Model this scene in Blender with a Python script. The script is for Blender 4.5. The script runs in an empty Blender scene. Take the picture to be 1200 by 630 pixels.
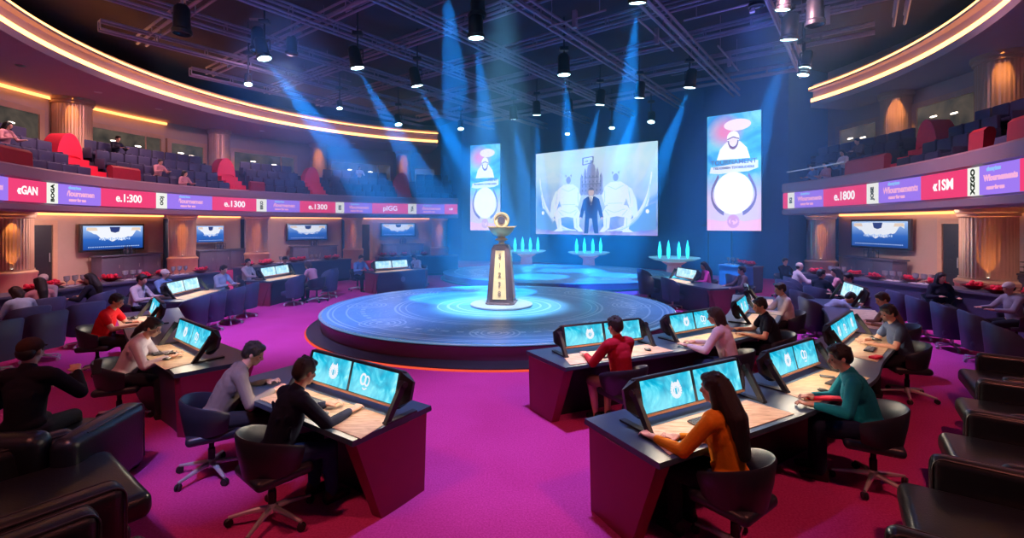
import bpy, bmesh, math, random
from math import sin, cos, pi, radians as R, atan2, sqrt, hypot
from mathutils import Vector as V, Matrix, Euler
random.seed(7)
S = bpy.context.scene
COL = S.collection
F, YH, H = 551.0, 262.0, 2.5          # focal length in px (image 1200 wide), horizon row, camera height

# ---------------------------------------------------------------- camera, world, exposure
cd = bpy.data.cameras.new('camera'); cam = bpy.data.objects.new('camera', cd); COL.objects.link(cam)
cam.location = (0, 0, H); cam.rotation_euler = (R(90), 0, 0)
cd.sensor_width = 36; cd.lens = 36 * F / 1200; cd.shift_y = -(315 - YH) / 1200
cd.clip_start = .05; cd.clip_end = 200
S.camera = cam
S.view_settings.view_transform = 'Standard'; S.view_settings.look = 'None'
S.view_settings.gamma = 1; S.view_settings.use_curve_mapping = False
S.view_settings.exposure = 0.0
W = bpy.data.worlds.new('world'); S.world = W; W.use_nodes = True
W.node_tree.nodes['Background'].inputs[0].default_value = (.22, .12, .42, 1)
W.node_tree.nodes['Background'].inputs[1].default_value = .25
cy = S.cycles
cy.max_bounces = 6; cy.diffuse_bounces = 3; cy.glossy_bounces = 3; cy.transmission_bounces = 3
cy.volume_bounces = 0; cy.transparent_max_bounces = 4; cy.caustics_reflective = False; cy.caustics_refractive = False
cy.use_denoising = True; cy.sample_clamp_indirect = 4; cy.sample_clamp_direct = 12
cy.use_adaptive_sampling = True; cy.adaptive_threshold = .02

def spot(name, loc, to, energy, color, size, blend=.3, radius=.12, parent=None):
    l = bpy.data.lights.new(name, 'SPOT'); l.energy = energy; l.color = color
    l.spot_size = R(size); l.spot_blend = blend; l.shadow_soft_size = radius
    o = bpy.data.objects.new(name, l); COL.objects.link(o); o.location = loc
    o.rotation_euler = (V(to) - V(loc)).to_track_quat('-Z', 'Y').to_euler()
    if parent: o.parent = parent
    return o
def point(name, loc, energy, color, radius=.1, parent=None):
    l = bpy.data.lights.new(name, 'POINT'); l.energy = energy; l.color = color; l.shadow_soft_size = radius
    o = bpy.data.objects.new(name, l); COL.objects.link(o); o.location = loc
    if parent: o.parent = parent
    return o
# wash lamps added for fill and tint, hung as if from the lighting grid (their housings are built with the other fixtures)
VIOLET = (.44, .42, 1.0); BLUE = (.02, .42, 1.0); WARM = (1.0, .50, .20); ROSE = (1.0, .26, .20)
ADDED_WASH = [((-5.5, 10.0, 8.2), (-5.4, 13.0, 0), 5000, VIOLET, 80),
        ((.6, 6.3, 8.2), (.3, 6.2, 0), 3300, VIOLET, 48),
        ((6.5, 12.5, 8.2), (6.8, 11.8, 0), 4800, VIOLET, 66),
        ((-4.5, 1.5, 7.6), (-3.4, 4.6, 0), 750, ROSE, 100),
        ((4.5, 1.5, 7.6), (3.6, 5.2, 0), 850, ROSE, 100),
        ((-.2, 11.0, 8.2), (-.3, 12.1, .4), 26000, (.72, .90, 1.0), 27),
        ((-.6, 5.2, 8.2), (-.27, 12.13, 1.6), 1300, (1.0, .86, .74), 17),
        ((-2.6, 1.0, 7.6), (-3.1, 5.15, 0), 2400, (.40, .42, 1.0), 17),
        ((-7.5, 16.0, 8.2), (-14.5, 21.0, 2.5), 2600, (1.0, .50, .62), 100),
        ((-7.0, 8.5, 8.2), (-14.5, 11.5, 2.5), 2000, (1.0, .45, .48), 100),
        ((6.5, 11.5, 8.2), (13.5, 14.0, 2.8), 2200, (1.0, .48, .55), 100)]
for i, (a, b, e, c, s_) in enumerate(ADDED_WASH): spot('added_wash_light', a, b, e, c, s_, .8, .25)

# ---------------------------------------------------------------- helpers
KIDS = {}
def tag(o, label=None, cat=None, group=None, kind=None):
    if label: o['label'] = label
    if cat: o['category'] = cat
    if group: o['group'] = group
    if kind: o['kind'] = kind
    return o
def empty(name, loc=(0, 0, 0), rz=0, label=None, cat=None, group=None):
    o = bpy.data.objects.new(name, None); COL.objects.link(o); o.location = loc; o.rotation_euler = (0, 0, rz)
    o.empty_display_size = .1; KIDS[o.name] = []
    return tag(o, label, cat, group)
def link(name, me, m=None, parent=None):
    o = bpy.data.objects.new(name, me); COL.objects.link(o); KIDS[o.name] = []
    if m is not None and not me.materials: me.materials.append(m)
    if parent: o.parent = parent; KIDS[parent.name].append(o)
    return o
def copy_tree(o, loc=None, rz=None, parent=None, **kw):
    c = o.copy(); COL.objects.link(c); KIDS[c.name] = []
    if parent: c.parent = parent; KIDS[parent.name].append(c)
    for ch in KIDS[o.name]: copy_tree(ch, parent=c)
    if loc is not None: c.location = loc
    if rz is not None: c.rotation_euler = (0, 0, rz)
    if kw: tag(c, **kw)
    return c
def drop_tree(o):
    for ch in list(KIDS[o.name]): drop_tree(ch)
    bpy.data.objects.remove(o)
def face_rz(fx, fy): return atan2(-fx, fy)

class MB:
    def __init__(s): s.v = []; s.f = []; s.m = []
    def add(s, vs, fs, M=None, mi=0):
        b = len(s.v)
        s.v += [tuple(M @ V(p)) for p in vs] if M is not None else [tuple(p) for p in vs]
        s.f += [tuple(b + i for i in f) for f in fs]; s.m += [mi] * len(fs); return s
    def box(s, c, d, rz=0, M=None, mi=0):
        x, y, z = d[0] / 2, d[1] / 2, d[2] / 2
        vs = [(i, j, k) for i in (-x, x) for j in (-y, y) for k in (-z, z)]
        T = Matrix.Translation(c) @ Matrix.Rotation(rz, 4, 'Z')
        if M is not None: T = M @ T
        return s.add(vs, [(0, 1, 3, 2), (4, 6, 7, 5), (0, 4, 5, 1), (2, 3, 7, 6), (0, 2, 6, 4), (1, 5, 7, 3)], T, mi)
    def rbox(s, c, d, r=.02, seg=3, rz=0, M=None, mi=0):
        bm = bmesh.new(); bmesh.ops.create_cube(bm, size=1)
        for v in bm.verts: v.co = V((v.co.x * d[0], v.co.y * d[1], v.co.z * d[2]))
        bmesh.ops.bevel(bm, geom=bm.edges[:], offset=min(r, min(d) * .48), segments=seg, profile=.5, affect='EDGES')
        T = Matrix.Translation(c) @ Matrix.Rotation(rz, 4, 'Z')
        if M is not None: T = M @ T
        bm.verts.index_update()
        s.add([v.co for v in bm.verts], [[v.index for v in f.verts] for f in bm.faces], T, mi); bm.free(); return s
    def tube(s, pts, rad, n=10, M=None, mi=0, caps=True, closed=False):
        pts = [V(p) for p in pts]
        if not hasattr(rad, '__len__'): rad = [rad] * len(pts)
        vs = []; N = len(pts); up = None
        for i, p in enumerate(pts):
            if closed: t = (pts[(i + 1) % N] - pts[i - 1])
            else: t = (pts[min(i + 1, N - 1)] - pts[max(i - 1, 0)])
            t = t.normalized() if t.length > 1e-9 else V((0, 0, 1))
            if up is None: up = t.orthogonal().normalized()
            up = (up - t * up.dot(t)); up = up.normalized() if up.length > 1e-6 else t.orthogonal().normalized()
            w = t.cross(up)
            for k in range(n):
                a = 2 * pi * k / n; vs.append(p + (up * cos(a) + w * sin(a)) * rad[i])
        fs = []
        for i in range(N if closed else N - 1):
            j = (i + 1) % N
            for k in range(n):
                k2 = (k + 1) % n; fs.append((i * n + k, i * n + k2, j * n + k2, j * n + k))
        if caps and not closed:
            fs.append(tuple(range(n))[::-1]); fs.append(tuple((N - 1) * n + k for k in range(n)))
        return s.add(vs, fs, M, mi)
    def capsule(s, a, b, ra, rb, n=12, M=None):
        a, b = V(a), V(b); t = (b - a); L = t.length; t = t.normalized() if L > 1e-6 else V((0, 0, 1))
        pts = []; rr = []
        for k in range(5): q = pi / 2 * k / 4; pts.append(a - t * ra * cos(q)); rr.append(max(ra * sin(q), .0008))
        for k in range(5): q = pi / 2 * k / 4; pts.append(b + t * rb * sin(q)); rr.append(max(rb * cos(q), .0008))
        return s.tube(pts, rr, n, M)
    def lathe(s, prof, n=24, M=None, mi=0):
        vs = []; m = len(prof)
        for r, z in prof:
            for k in range(n): a = 2 * pi * k / n; vs.append((r * cos(a), r * sin(a), z))
        fs = [(i * n + k, i * n + (k + 1) % n, (i + 1) * n + (k + 1) % n, (i + 1) * n + k) for i in range(m - 1) for k in range(n)]
        if prof[0][0] > 1e-4: fs.append(tuple(range(n))[::-1])
        if prof[-1][0] > 1e-4: fs.append(tuple((m - 1) * n + k for k in range(n)))
        return s.add(vs, fs, M, mi)
    def prism(s, poly, z0, z1, M=None, mi=0):
        n = len(poly); vs = [(x, y, z0) for x, y in poly] + [(x, y, z1) for x, y in poly]
        fs = [(i, (i + 1) % n, n + (i + 1) % n, n + i) for i in range(n)] + [tuple(range(n))[::-1], tuple(range(n, 2 * n))]
        return s.add(vs, fs, M, mi)
    def ell(s, c, r, M=None, nu=14, nv=9, rot=None):
        vs = [(0, 0, -1)]
        for j in range(1, nv):
            a = pi * j / nv - pi / 2
            for i in range(nu): b = 2 * pi * i / nu; vs.append((cos(a) * cos(b), cos(a) * sin(b), sin(a)))
        vs.append((0, 0, 1)); fs = []
        for i in range(nu): fs.append((0, 1 + (i + 1) % nu, 1 + i))
        for j in range(nv - 2):
            for i in range(nu):
                p = 1 + j * nu; q = p + nu; fs.append((p + i, p + (i + 1) % nu, q + (i + 1) % nu, q + i))
        t = 1 + (nv - 2) * nu; e = len(vs) - 1
        for i in range(nu): fs.append((t + i, t + (i + 1) % nu, e))
        T = Matrix.Translation(c) @ (rot if rot is not None else Matrix.Identity(4)) @ Matrix.Diagonal((*r, 1))
        if M is not None: T = M @ T
        return s.add(vs, fs, T)
    def sweep(s, path, prof, closed_prof=True, M=None, mi=0, caps=True, loop=False):
        """path: list of (pos, outward) 3D frames; prof: list of (offset along outward, z)."""
        vs = []; m = len(prof); N = len(path)
        for p, o in path:
            for a, z in prof: vs.append((p[0] + o[0] * a, p[1] + o[1] * a, z))
        fs = []
        for i in range(N if loop else N - 1):
            j = (i + 1) % N
            for k in range(m if closed_prof else m - 1):
                k2 = (k + 1) % m; fs.append((i * m + k, j * m + k, j * m + k2, i * m + k2))
        if caps and closed_prof and not loop:
            fs.append(tuple(range(m))); fs.append(tuple((N - 1) * m + k for k in range(m))[::-1])
        return s.add(vs, fs, M, mi)
    def mesh(s, name, mats=None, angle=35):
        me = bpy.data.meshes.new(name); me.from_pydata(s.v, [], s.f)
        if mats is not None:
            for m in (mats if isinstance(mats, (list, tuple)) else [mats]): me.materials.append(m)
            if len(me.materials) > 1: me.polygons.foreach_set('material_index', s.m)
        bm = bmesh.new(); bm.from_mesh(me); bmesh.ops.recalc_face_normals(bm, faces=bm.faces); bm.to_mesh(me); bm.free()
        me.polygons.foreach_set('use_smooth', [True] * len(me.polygons))
        me.set_sharp_from_angle(angle=R(angle)); me.update(); return me
    def build(s, name, mats=None, parent=None, angle=35, loc=None, rz=None):
        o = link(name, s.mesh(name, mats, angle), None, parent)
        if loc is not None: o.location = loc
        if rz is not None: o.rotation_euler = (0, 0, rz)
        return o
def remeshed(mb, name, vox, mat, it=6, fac=.5):
    t = bpy.data.objects.new('tmp', mb.mesh('tmp')); COL.objects.link(t)
    r = t.modifiers.new('r', 'REMESH'); r.mode = 'VOXEL'; r.voxel_size = vox
    sm = t.modifiers.new('s', 'SMOOTH'); sm.iterations = it; sm.factor = fac
    bpy.context.view_layer.update()
    me = bpy.data.meshes.new_from_object(t.evaluated_get(bpy.context.evaluated_depsgraph_get()))
    me.name = name; me.materials.clear(); me.materials.append(mat)
    me.polygons.foreach_set('use_smooth', [True] * len(me.polygons))
    old = t.data; bpy.data.objects.remove(t); bpy.data.meshes.remove(old); return me
def struct(o): o['kind'] = 'structure'; return o

# ---------------------------------------------------------------- materials
MATS = {}
def mat(name, col, rough=.5, metal=0, em=0, emcol=None, var=.12, scale=8, bump=0, spec=.5, sheen=0, alpha=None, trans=0, coat=0):
    if name in MATS: return MATS[name]
    m = bpy.data.materials.new(name); m.use_nodes = True; nt = m.node_tree; b = nt.nodes['Principled BSDF']
    b.inputs['Roughness'].default_value = rough; b.inputs['Metallic'].default_value = metal
    b.inputs['Specular IOR Level'].default_value = spec
    b.inputs['Coat Weight'].default_value = coat
    if sheen: b.inputs['Sheen Weight'].default_value = sheen
    if trans: b.inputs['Transmission Weight'].default_value = trans
    tc = nt.nodes.new('ShaderNodeTexCoord'); nz = nt.nodes.new('ShaderNodeTexNoise'); nz.inputs['Scale'].default_value = scale
    nz.inputs['Detail'].default_value = 4
    nt.links.new(tc.outputs['Object'], nz.inputs['Vector'])
    mx = nt.nodes.new('ShaderNodeMix'); mx.data_type = 'RGBA'
    mx.inputs[6].default_value = (*[c * (1 - var) for c in col], 1); mx.inputs[7].default_value = (*[min(1, c * (1 + var)) for c in col], 1)
    nt.links.new(nz.outputs['Fac'], mx.inputs[0]); nt.links.new(mx.outputs[2], b.inputs['Base Color'])
    if bump:
        bp = nt.nodes.new('ShaderNodeBump'); bp.inputs['Strength'].default_value = bump; bp.inputs['Distance'].default_value = .01
        nz2 = nt.nodes.new('ShaderNodeTexNoise'); nz2.inputs['Scale'].default_value = scale * 6
        nt.links.new(tc.outputs['Object'], nz2.inputs['Vector']); nt.links.new(nz2.outputs['Fac'], bp.inputs['Height'])
        nt.links.new(bp.outputs[0], b.inputs['Normal'])
    if em:
        b.inputs['Emission Color'].default_value = (*(emcol or col), 1); b.inputs['Emission Strength'].default_value = em
    MATS[name] = m; return m
def screen_mat(name, build):
    """emissive display: build(nodes, links, coordinate socket) returns the colour socket"""
    m = bpy.data.materials.new(name); m.use_nodes = True; nt = m.node_tree; nt.nodes.clear()
    out = nt.nodes.new('ShaderNodeOutputMaterial'); e = nt.nodes.new('ShaderNodeEmission')
    tc = nt.nodes.new('ShaderNodeTexCoord')
    c, st = build(nt, tc.outputs['Object']); e.inputs['Strength'].default_value = st
    if isinstance(c, tuple): e.inputs['Color'].default_value = c
    else: nt.links.new(c, e.inputs['Color'])
    nt.links.new(e.outputs[0], out.inputs[0]); MATS[name] = m; return m
def ramp(nt, fac, stops, interp='LINEAR'):
    r = nt.nodes.new('ShaderNodeValToRGB'); r.color_ramp.interpolation = interp
    while len(r.color_ramp.elements) < len(stops): r.color_ramp.elements.new(.5)
    for e, (p, c) in zip(r.color_ramp.elements, stops): e.position = p; e.color = (*c, 1)
    nt.links.new(fac, r.inputs[0]); return r.outputs[0]
def noise(nt, vec, sc, det=3, dist=0):
    n = nt.nodes.new('ShaderNodeTexNoise'); n.inputs['Scale'].default_value = sc; n.inputs['Detail'].default_value = det
    n.inputs['Distortion'].default_value = dist; nt.links.new(vec, n.inputs['Vector']); return n.outputs['Fac']
def mth(nt, op, a, b=0):
    n = nt.nodes.new('ShaderNodeMath'); n.operation = op
    for i, x in enumerate((a, b)):
        if isinstance(x, (int, float)): n.inputs[i].default_value = x
        else: nt.links.new(x, n.inputs[i])
    return n.outputs[0]
def sep(nt, vec):
    n = nt.nodes.new('ShaderNodeSeparateXYZ'); nt.links.new(vec, n.inputs[0]); return n.outputs
def mixc(nt, fac, a, b, mode='MIX'):
    n = nt.nodes.new('ShaderNodeMix'); n.data_type = 'RGBA'; n.blend_type = mode
    for i, x in ((0, fac), (6, a), (7, b)):
        if isinstance(x, (int, float)): n.inputs[i].default_value = x
        elif isinstance(x, tuple): n.inputs[i].default_value = (*x, 1)
        else: nt.links.new(x, n.inputs[i])
    return n.outputs[2]
def flat(name, col, st=1.0):
    if name in MATS: return MATS[name]
    return screen_mat(name, lambda nt, v: ((*col, 1), st))

M_beige = mat('beige_plaster', (.50, .38, .33), .8, scale=3, var=.06)
M_soffit = mat('pale_soffit', (.48, .34, .38), .75, scale=2, var=.05)
M_fascia = mat('mauve_fascia', (.30, .19, .25), .5, scale=3, var=.06)
M_ceil = mat('dark_ceiling', (.045, .025, .035), .9, scale=2)
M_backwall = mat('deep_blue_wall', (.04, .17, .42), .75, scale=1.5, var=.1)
M_colm = mat('bronze_column', (.66, .42, .28), .32, .35, scale=5, var=.1)
M_colb = mat('column_base', (.55, .36, .24), .5, scale=5)
M_truss = mat('truss_metal', (.34, .30, .42), .5, .2, scale=6)
M_black = mat('black_metal', (.012, .012, .016), .35, .3, scale=10)
M_bezel = mat('monitor_bezel', (.02, .02, .028), .35, scale=20)
M_chrome = mat('chrome', (.80, .80, .84), .25, .55, var=.03)
M_leather = mat('black_leather', (.012, .012, .018), .32, scale=14, bump=.15, spec=.55)
M_piping = mat('dark_piping', (.05, .04, .045), .4, scale=20)
M_shell = mat('chair_shell', (.022, .022, .04), .38, scale=14, bump=.1)
M_navy = mat('navy_upholstery', (.045, .05, .12), .55, scale=12, bump=.12)
M_seatnavy = mat('theatre_navy', (.05, .045, .12), .6, scale=12, bump=.1)
M_plastic = mat('black_plastic', (.014, .014, .018), .45, scale=20)
M_top = mat('desk_top', (.035, .06, .10), .33, scale=8)
M_deskred = mat('desk_red', (.22, .012, .05), .38, scale=4)
M_desknavy = mat('desk_navy', (.035, .03, .07), .45, scale=5)
M_kick = mat('desk_kick', (.015, .013, .025), .6)
M_red = mat('bright_red', (.90, .02, .08), .55, scale=8)
M_darkred = mat('dark_red_panel', (.32, .008, .03), .5, scale=6)
M_cab = mat('blue_grey_cabinet', (.10, .10, .17), .5, scale=6)
M_gold = mat('gold', (.85, .50, .20), .3, .6, scale=10, var=.1)
M_goldp = mat('gold_plaque', (.85, .55, .25), .4, .3, scale=10)
M_bronze = mat('dark_bronze', (.10, .045, .05), .35, .5, scale=8)
M_copper = mat('copper_edge', (.65, .30, .18), .3, .8)
M_glass = mat('glassware', (.85, .9, 1), .08, 0, trans=.6, var=.02)
M_white = mat('white_shade', (.85, .85, .88), .5, var=.03)
M_skin = mat('skin', (.62, .34, .24), .5, scale=30, var=.06)
M_skin2 = mat('skin_tan', (.46, .24, .16), .5, scale=30, var=.06)
M_hair = mat('black_hair', (.012, .009, .010), .42, scale=60, bump=.5)
M_hairb = mat('brown_hair', (.035, .016, .012), .45, scale=60, bump=.5)
M_warm = flat('warm_led', (1.0, .42, .12), 6.0)
M_warm2 = flat('warm_led_soft', (1.0, .36, .10), 3.4)
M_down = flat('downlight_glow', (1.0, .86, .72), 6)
M_lens = flat('lamp_lens', (.55, .9, 1.0), 14)

def wood():
    m = bpy.data.materials.new('pale_wood_inlay'); m.use_nodes = True; nt = m.node_tree; b = nt.nodes['Principled BSDF']
    tc = nt.nodes.new('ShaderNodeTexCoord'); mp = nt.nodes.new('ShaderNodeMapping'); mp.inputs['Scale'].default_value = (2, 14, 2)
    nt.links.new(tc.outputs['Object'], mp.inputs[0]); n = noise(nt, mp.outputs[0], 3, 5, .8)
    nt.links.new(ramp(nt, n, [(.3, (.48, .27, .13)), (.55, (.78, .54, .32)), (.75, (.88, .66, .44))]), b.inputs['Base Color'])
    b.inputs['Roughness'].default_value = .45; MATS['wood'] = m; return m
M_wood = wood()
def carpet():
    m = bpy.data.materials.new('magenta_red_carpet'); m.use_nodes = True; nt = m.node_tree; b = nt.nodes['Principled BSDF']
    tc = nt.nodes.new('ShaderNodeTexCoord'); v = tc.outputs['Object']
    a = noise(nt, v, .9, 3, .3); c1 = ramp(nt, a, [(.3, (.52, .035, .22)), (.7, (.62, .055, .30))])
    f = noise(nt, v, 55, 2); c = mixc(nt, .35, c1, ramp(nt, f, [(.3, (.38, .02, .14)), (.7, (.74, .09, .40))]))
    nt.links.new(c, b.inputs['Base Color']); b.inputs['Roughness'].default_value = .95
    b.inputs['Specular IOR Level'].default_value = .1
    bp = nt.nodes.new('ShaderNodeBump'); bp.inputs['Strength'].default_value = .5; bp.inputs['Distance'].default_value = .01
    nt.links.new(noise(nt, v, 90, 2), bp.inputs['Height']); nt.links.new(bp.outputs[0], b.inputs['Normal']); return m
M_carpet = carpet()

# ---------------------------------------------------------------- geometry of the hall
CF = (-1.1, 17.3); RF = 13.3           # balcony front circle
CC = (-.5, 17.5); RC = 13.85           # ceiling cove circle
RW = 17.3
CR = (-11.1, 17.1); DR = 9.1            # the right balcony runs on a flatter, larger circle
def csd(a, r, C):
    return (r + DR, CR) if (C is CF and cos(a) > 0) else (r, C)
def rayc(px, r, C=CF):
    if C is CF and px > 600: r, C = r + DR, CR
    t = (px - 600) / F; A = t * t + 1; B = -2 * (t * C[0] + C[1]); c = C[0] ** 2 + C[1] ** 2 - r * r
    d = (-B + sqrt(max(0, B * B - 4 * A * c))) / (2 * A)
    a = atan2(d - C[1], t * d - C[0])
    return V((t * d, d, 0)), (a % (2 * pi) if px < 600 else a)
def arcp(a, r, C=CF, z=0):
    r, C = csd(a, r, C)
    return V((C[0] + r * cos(a), C[1] + r * sin(a), z))
def arcpath(C, r, a0, a1, step=.03):
    r, C = csd((a0 + a1) / 2, r, C)
    n = max(2, int(abs(a1 - a0) / step) + 1)
    out = []
    for i in range(n + 1):
        a = a0 + (a1 - a0) * i / n; out.append(((C[0] + r * cos(a), C[1] + r * sin(a)), (cos(a), sin(a))))
    return out
def ring(name, C, r, a0, a1, prof, m, parent=None, step=.03): return MB().sweep(arcpath(C, r, a0, a1, step), prof).build(name, m, parent)
AL0 = rayc(537, RF)[1]; AL1 = rayc(-130, RF)[1]                 # left balcony arc
AR0 = rayc(918, RF)[1]; AR1 = rayc(1262, RF)[1]                 # right balcony arc
ALW = rayc(516, RW)[1]; ARW = rayc(970, RW)[1]

# floor, ceiling, walls
struct(MB().box((0, 16, -.15), (44, 44, .3)).build('floor', M_carpet))
struct(MB().box((0, 16, 9.75), (44, 44, .3)).build('ceiling', M_ceil))
wl = [(-.0, 0), (.3, 0), (.3, 9.6), (0, 9.6)]
struct(ring('wall_left', CF, RW, ALW, R(252), [(0, 0), (.3, 0), (.3, 9.6), (0, 9.6)], M_beige))
struct(ring('wall_right', CF, RW, ARW, R(-45), [(0, 0), (.3, 0), (.3, 9.6), (0, 9.6)], M_beige))
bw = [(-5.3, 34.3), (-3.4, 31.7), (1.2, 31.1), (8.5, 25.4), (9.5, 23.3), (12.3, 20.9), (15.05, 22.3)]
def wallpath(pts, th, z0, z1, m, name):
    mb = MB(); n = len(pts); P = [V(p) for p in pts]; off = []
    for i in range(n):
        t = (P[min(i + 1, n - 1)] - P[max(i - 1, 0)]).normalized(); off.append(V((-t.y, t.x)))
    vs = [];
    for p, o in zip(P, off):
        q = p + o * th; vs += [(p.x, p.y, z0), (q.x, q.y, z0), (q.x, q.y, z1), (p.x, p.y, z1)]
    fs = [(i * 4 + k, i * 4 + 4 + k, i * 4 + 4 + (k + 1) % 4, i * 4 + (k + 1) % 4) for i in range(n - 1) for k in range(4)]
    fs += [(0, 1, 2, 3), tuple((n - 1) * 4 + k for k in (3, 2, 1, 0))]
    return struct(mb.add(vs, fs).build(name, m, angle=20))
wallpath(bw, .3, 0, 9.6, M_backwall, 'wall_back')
p1 = arcp(R(252), RW); p2 = arcp(R(-45), RW)
wallpath([(p2.x + .3, p2.y), (p2.x + .5, -5), (p1.x - .5, -5), (p1.x - .3, p1.y)], -.3, 0, 9.6, M_beige, 'wall_front')
# recessed panel lines on the back wall
for i, (a, b) in enumerate([((8.55, 25.2), (9.4, 23.35))]):
    pass

# soffits and cove
struct(ring('trim_1', CC, RC, rayc(513, RC, CC)[1], R(252), [(0, 7.55), (4.2, 7.55), (4.2, 7.7), (.3, 7.7), (.3, 8.55), (.12, 8.55), (.12, 7.78), (0, 7.78)], M_soffit))
struct(ring('trim_2', CC, RC, rayc(950, RC, CC)[1], rayc(1290, RC, CC)[1], [(0, 7.55), (4.2, 7.55), (4.2, 7.7), (.3, 7.7), (.3, 8.55), (.12, 8.55), (.12, 7.78), (0, 7.78)], M_soffit))
for nm, px, a1, sd in (('left', 513, R(252), 'left'), ('right', 950, rayc(1290, RC, CC)[1], 'right')):
    a0 = rayc(px, RC, CC)[1]
    struct(ring('trim_3', CC, RC, a0, a1, [(-.13, 8.25), (.12, 8.25), (.12, 8.32), (-.13, 8.32)], M_soffit))
    t = empty('cove_light', (0, 0, 0), 0, f'pair of warm glowing cove light strips curving round the {sd} ceiling edge', 'cove light', )
    ring('lower_strip', CC, RC, a0, a1, [(.0, 7.785), (.10, 7.785), (.10, 7.93), (.0, 7.93)], M_warm, t)
    ring('upper_strip', CC, RC, a0, a1, [(-.11, 8.325), (.06, 8.325), (.06, 8.40), (-.11, 8.40)], M_warm, t)
    # fascia of the balcony, slab, soffit
aL = (AL0, AL1); aR = (AR0, AR1)
fp = [(0, 2.85), (.35, 2.85), (.35, 2.95), (4.0, 2.95), (4.0, 3.35), (.35, 3.35), (.35, 4.15), (0, 4.15), (-.06, 4.10), (-.06, 3.80), (0, 3.78), (0, 3.08), (-.06, 3.06), (-.06, 2.90)]
struct(ring('trim_4', CF, RF, *aL, fp, M_fascia)); struct(ring('trim_5', CF, RF, *aR, fp, M_fascia))
for i, ar in enumerate((aL, aR)):   # raked tiers the seats stand on
    pr = [(.35, 3.35)]
    for k in range(4): pr += [(.35 + .72 * k, 3.55 + .47 * k), (.35 + .72 * (k + 1), 3.55 + .47 * k)]
    pr += [(.35 + .72 * 4, 5.43), (4.0, 5.43), (4.0, 3.35)]
    struct(ring('floor', CF, RF, *ar, pr, mat('tier_carpet', (.06, .04, .09), .9)))
# baseboards
struct(ring('baseboard_left', CF, RW - .05, ALW, R(252), [(0, 0), (.05, 0), (.05, .16), (0, .16)], M_colb))
struct(ring('baseboard_right', CF, RW - .05, ARW, R(-45), [(0, 0), (.05, 0), (.05, .16), (0, .16)], M_colb))
# ---------------------------------------------------------------- lettering
TXT = {}
def text_mesh(s, size, m, bold=.0, align='CENTER'):
    k = (s, size, m.name, align)
    if k in TXT: return TXT[k]
    c = bpy.data.curves.new('lettering', 'FONT'); c.body = s; c.size = size; c.align_x = align; c.align_y = 'CENTER'
    c.offset = bold; c.extrude = .003; c.resolution_u = 3
    o = bpy.data.objects.new('tmp', c); COL.objects.link(o); bpy.context.view_layer.update()
    me = bpy.data.meshes.new_from_object(o.evaluated_get(bpy.context.evaluated_depsgraph_get()))
    bpy.data.objects.remove(o); me.materials.clear(); me.materials.append(m); TXT[k] = me; return me
def put(name, me, parent, x, z, y=0, rx=90, rz=0):
    o = link(name, me, None, parent); o.location = (x, y, z); o.rotation_euler = (R(rx), 0, rz); return o

# ---------------------------------------------------------------- columns
def column(name, r, z0, z1, base=True):
    t = empty(name)
    n = 40; prof = []
    for k in range(n * 2):       # fluted shaft
        a = 2 * pi * k / (n * 2); rr = r * (1 if k % 2 else .982); prof.append((rr * cos(a), rr * sin(a)))
    b0 = .95 if base else 0
    MB().prism(prof, z0 + b0, z1 - .25).build('shaft', M_colm, t, angle=20)
    if base:
        MB().lathe([(r * 1.22, z0), (r * 1.22, z0 + .12), (r * 1.15, z0 + .16), (r * 1.15, z0 + .72), (r * 1.2, z0 + .76), (r * 1.2, z0 + .84), (r * 1.05, z0 + .9), (r * 1.05, z0 + .95)], 32).build('plinth', M_colb, t)
    MB().lathe([(r * 1.0, z1 - .26), (r * 1.08, z1 - .24), (r * 1.08, z1 - .16), (r * 1.16, z1 - .12), (r * 1.16, z1)], 32).build('capital', M_colb, t)
    return t
cl = None
spots_ = [(14, 'l'), (214, 'l'), (301, 'l'), (414, 'l'), (515, 'l'), (962, 'r'), (1158, 'r')]
wh = ['at the left edge of the photo', 'between the first two left wall screens', 'right of the small beige-framed wall screen', 'beside the narrow doorway at back left', 'next to the blue back wall',
      'next to the dark wall at right', 'right of the doorway on the right']
for (px, s_), w in zip(spots_, wh):
    p, a = rayc(px, 16.05)
    c = column('column', .54 if px != 1158 else .62, 0, 2.95)
    c.location = p; tag(c, 'fluted bronze column under the balcony ' + w, 'column')
    # warm lamp grazing the shaft from the floor side facing the hall
    d = V((CF[0] - p.x, CF[1] - p.y, 0)).normalized()
    tc = V((-p.x, -p.y, 0)).normalized()
    zz = .95; q = p + tc * (.60 if px != 1158 else .69)
    u = empty('column_uplight', (q.x, q.y, zz + .002), 0, 'tiny uplight on the base of the column ' + w, 'uplight')
    MB().lathe([(.035, 0), (.04, .02), (.038, .03), (.03, .035)], 14).build('housing', M_black, u)
    MB().lathe([(.0, .036), (.028, .036), (.028, .038), (0, .038)], 14).build('lens', M_down, u)
    tt = p + tc * .50; spot('uplight', (q.x, q.y, zz + .06), (tt.x, tt.y, 2.7), 90 if px < 100 else 190, (1, .42, .12), 60, .6, .02)
    qq = p + tc * .66; spot('uplight', (qq.x, qq.y, 2.72), (tt.x, tt.y, 1.0), 70 if px < 100 else 150, (1, .42, .12), 60, .6, .02)  # second spot added without a fixture, shines down the shaft
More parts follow.
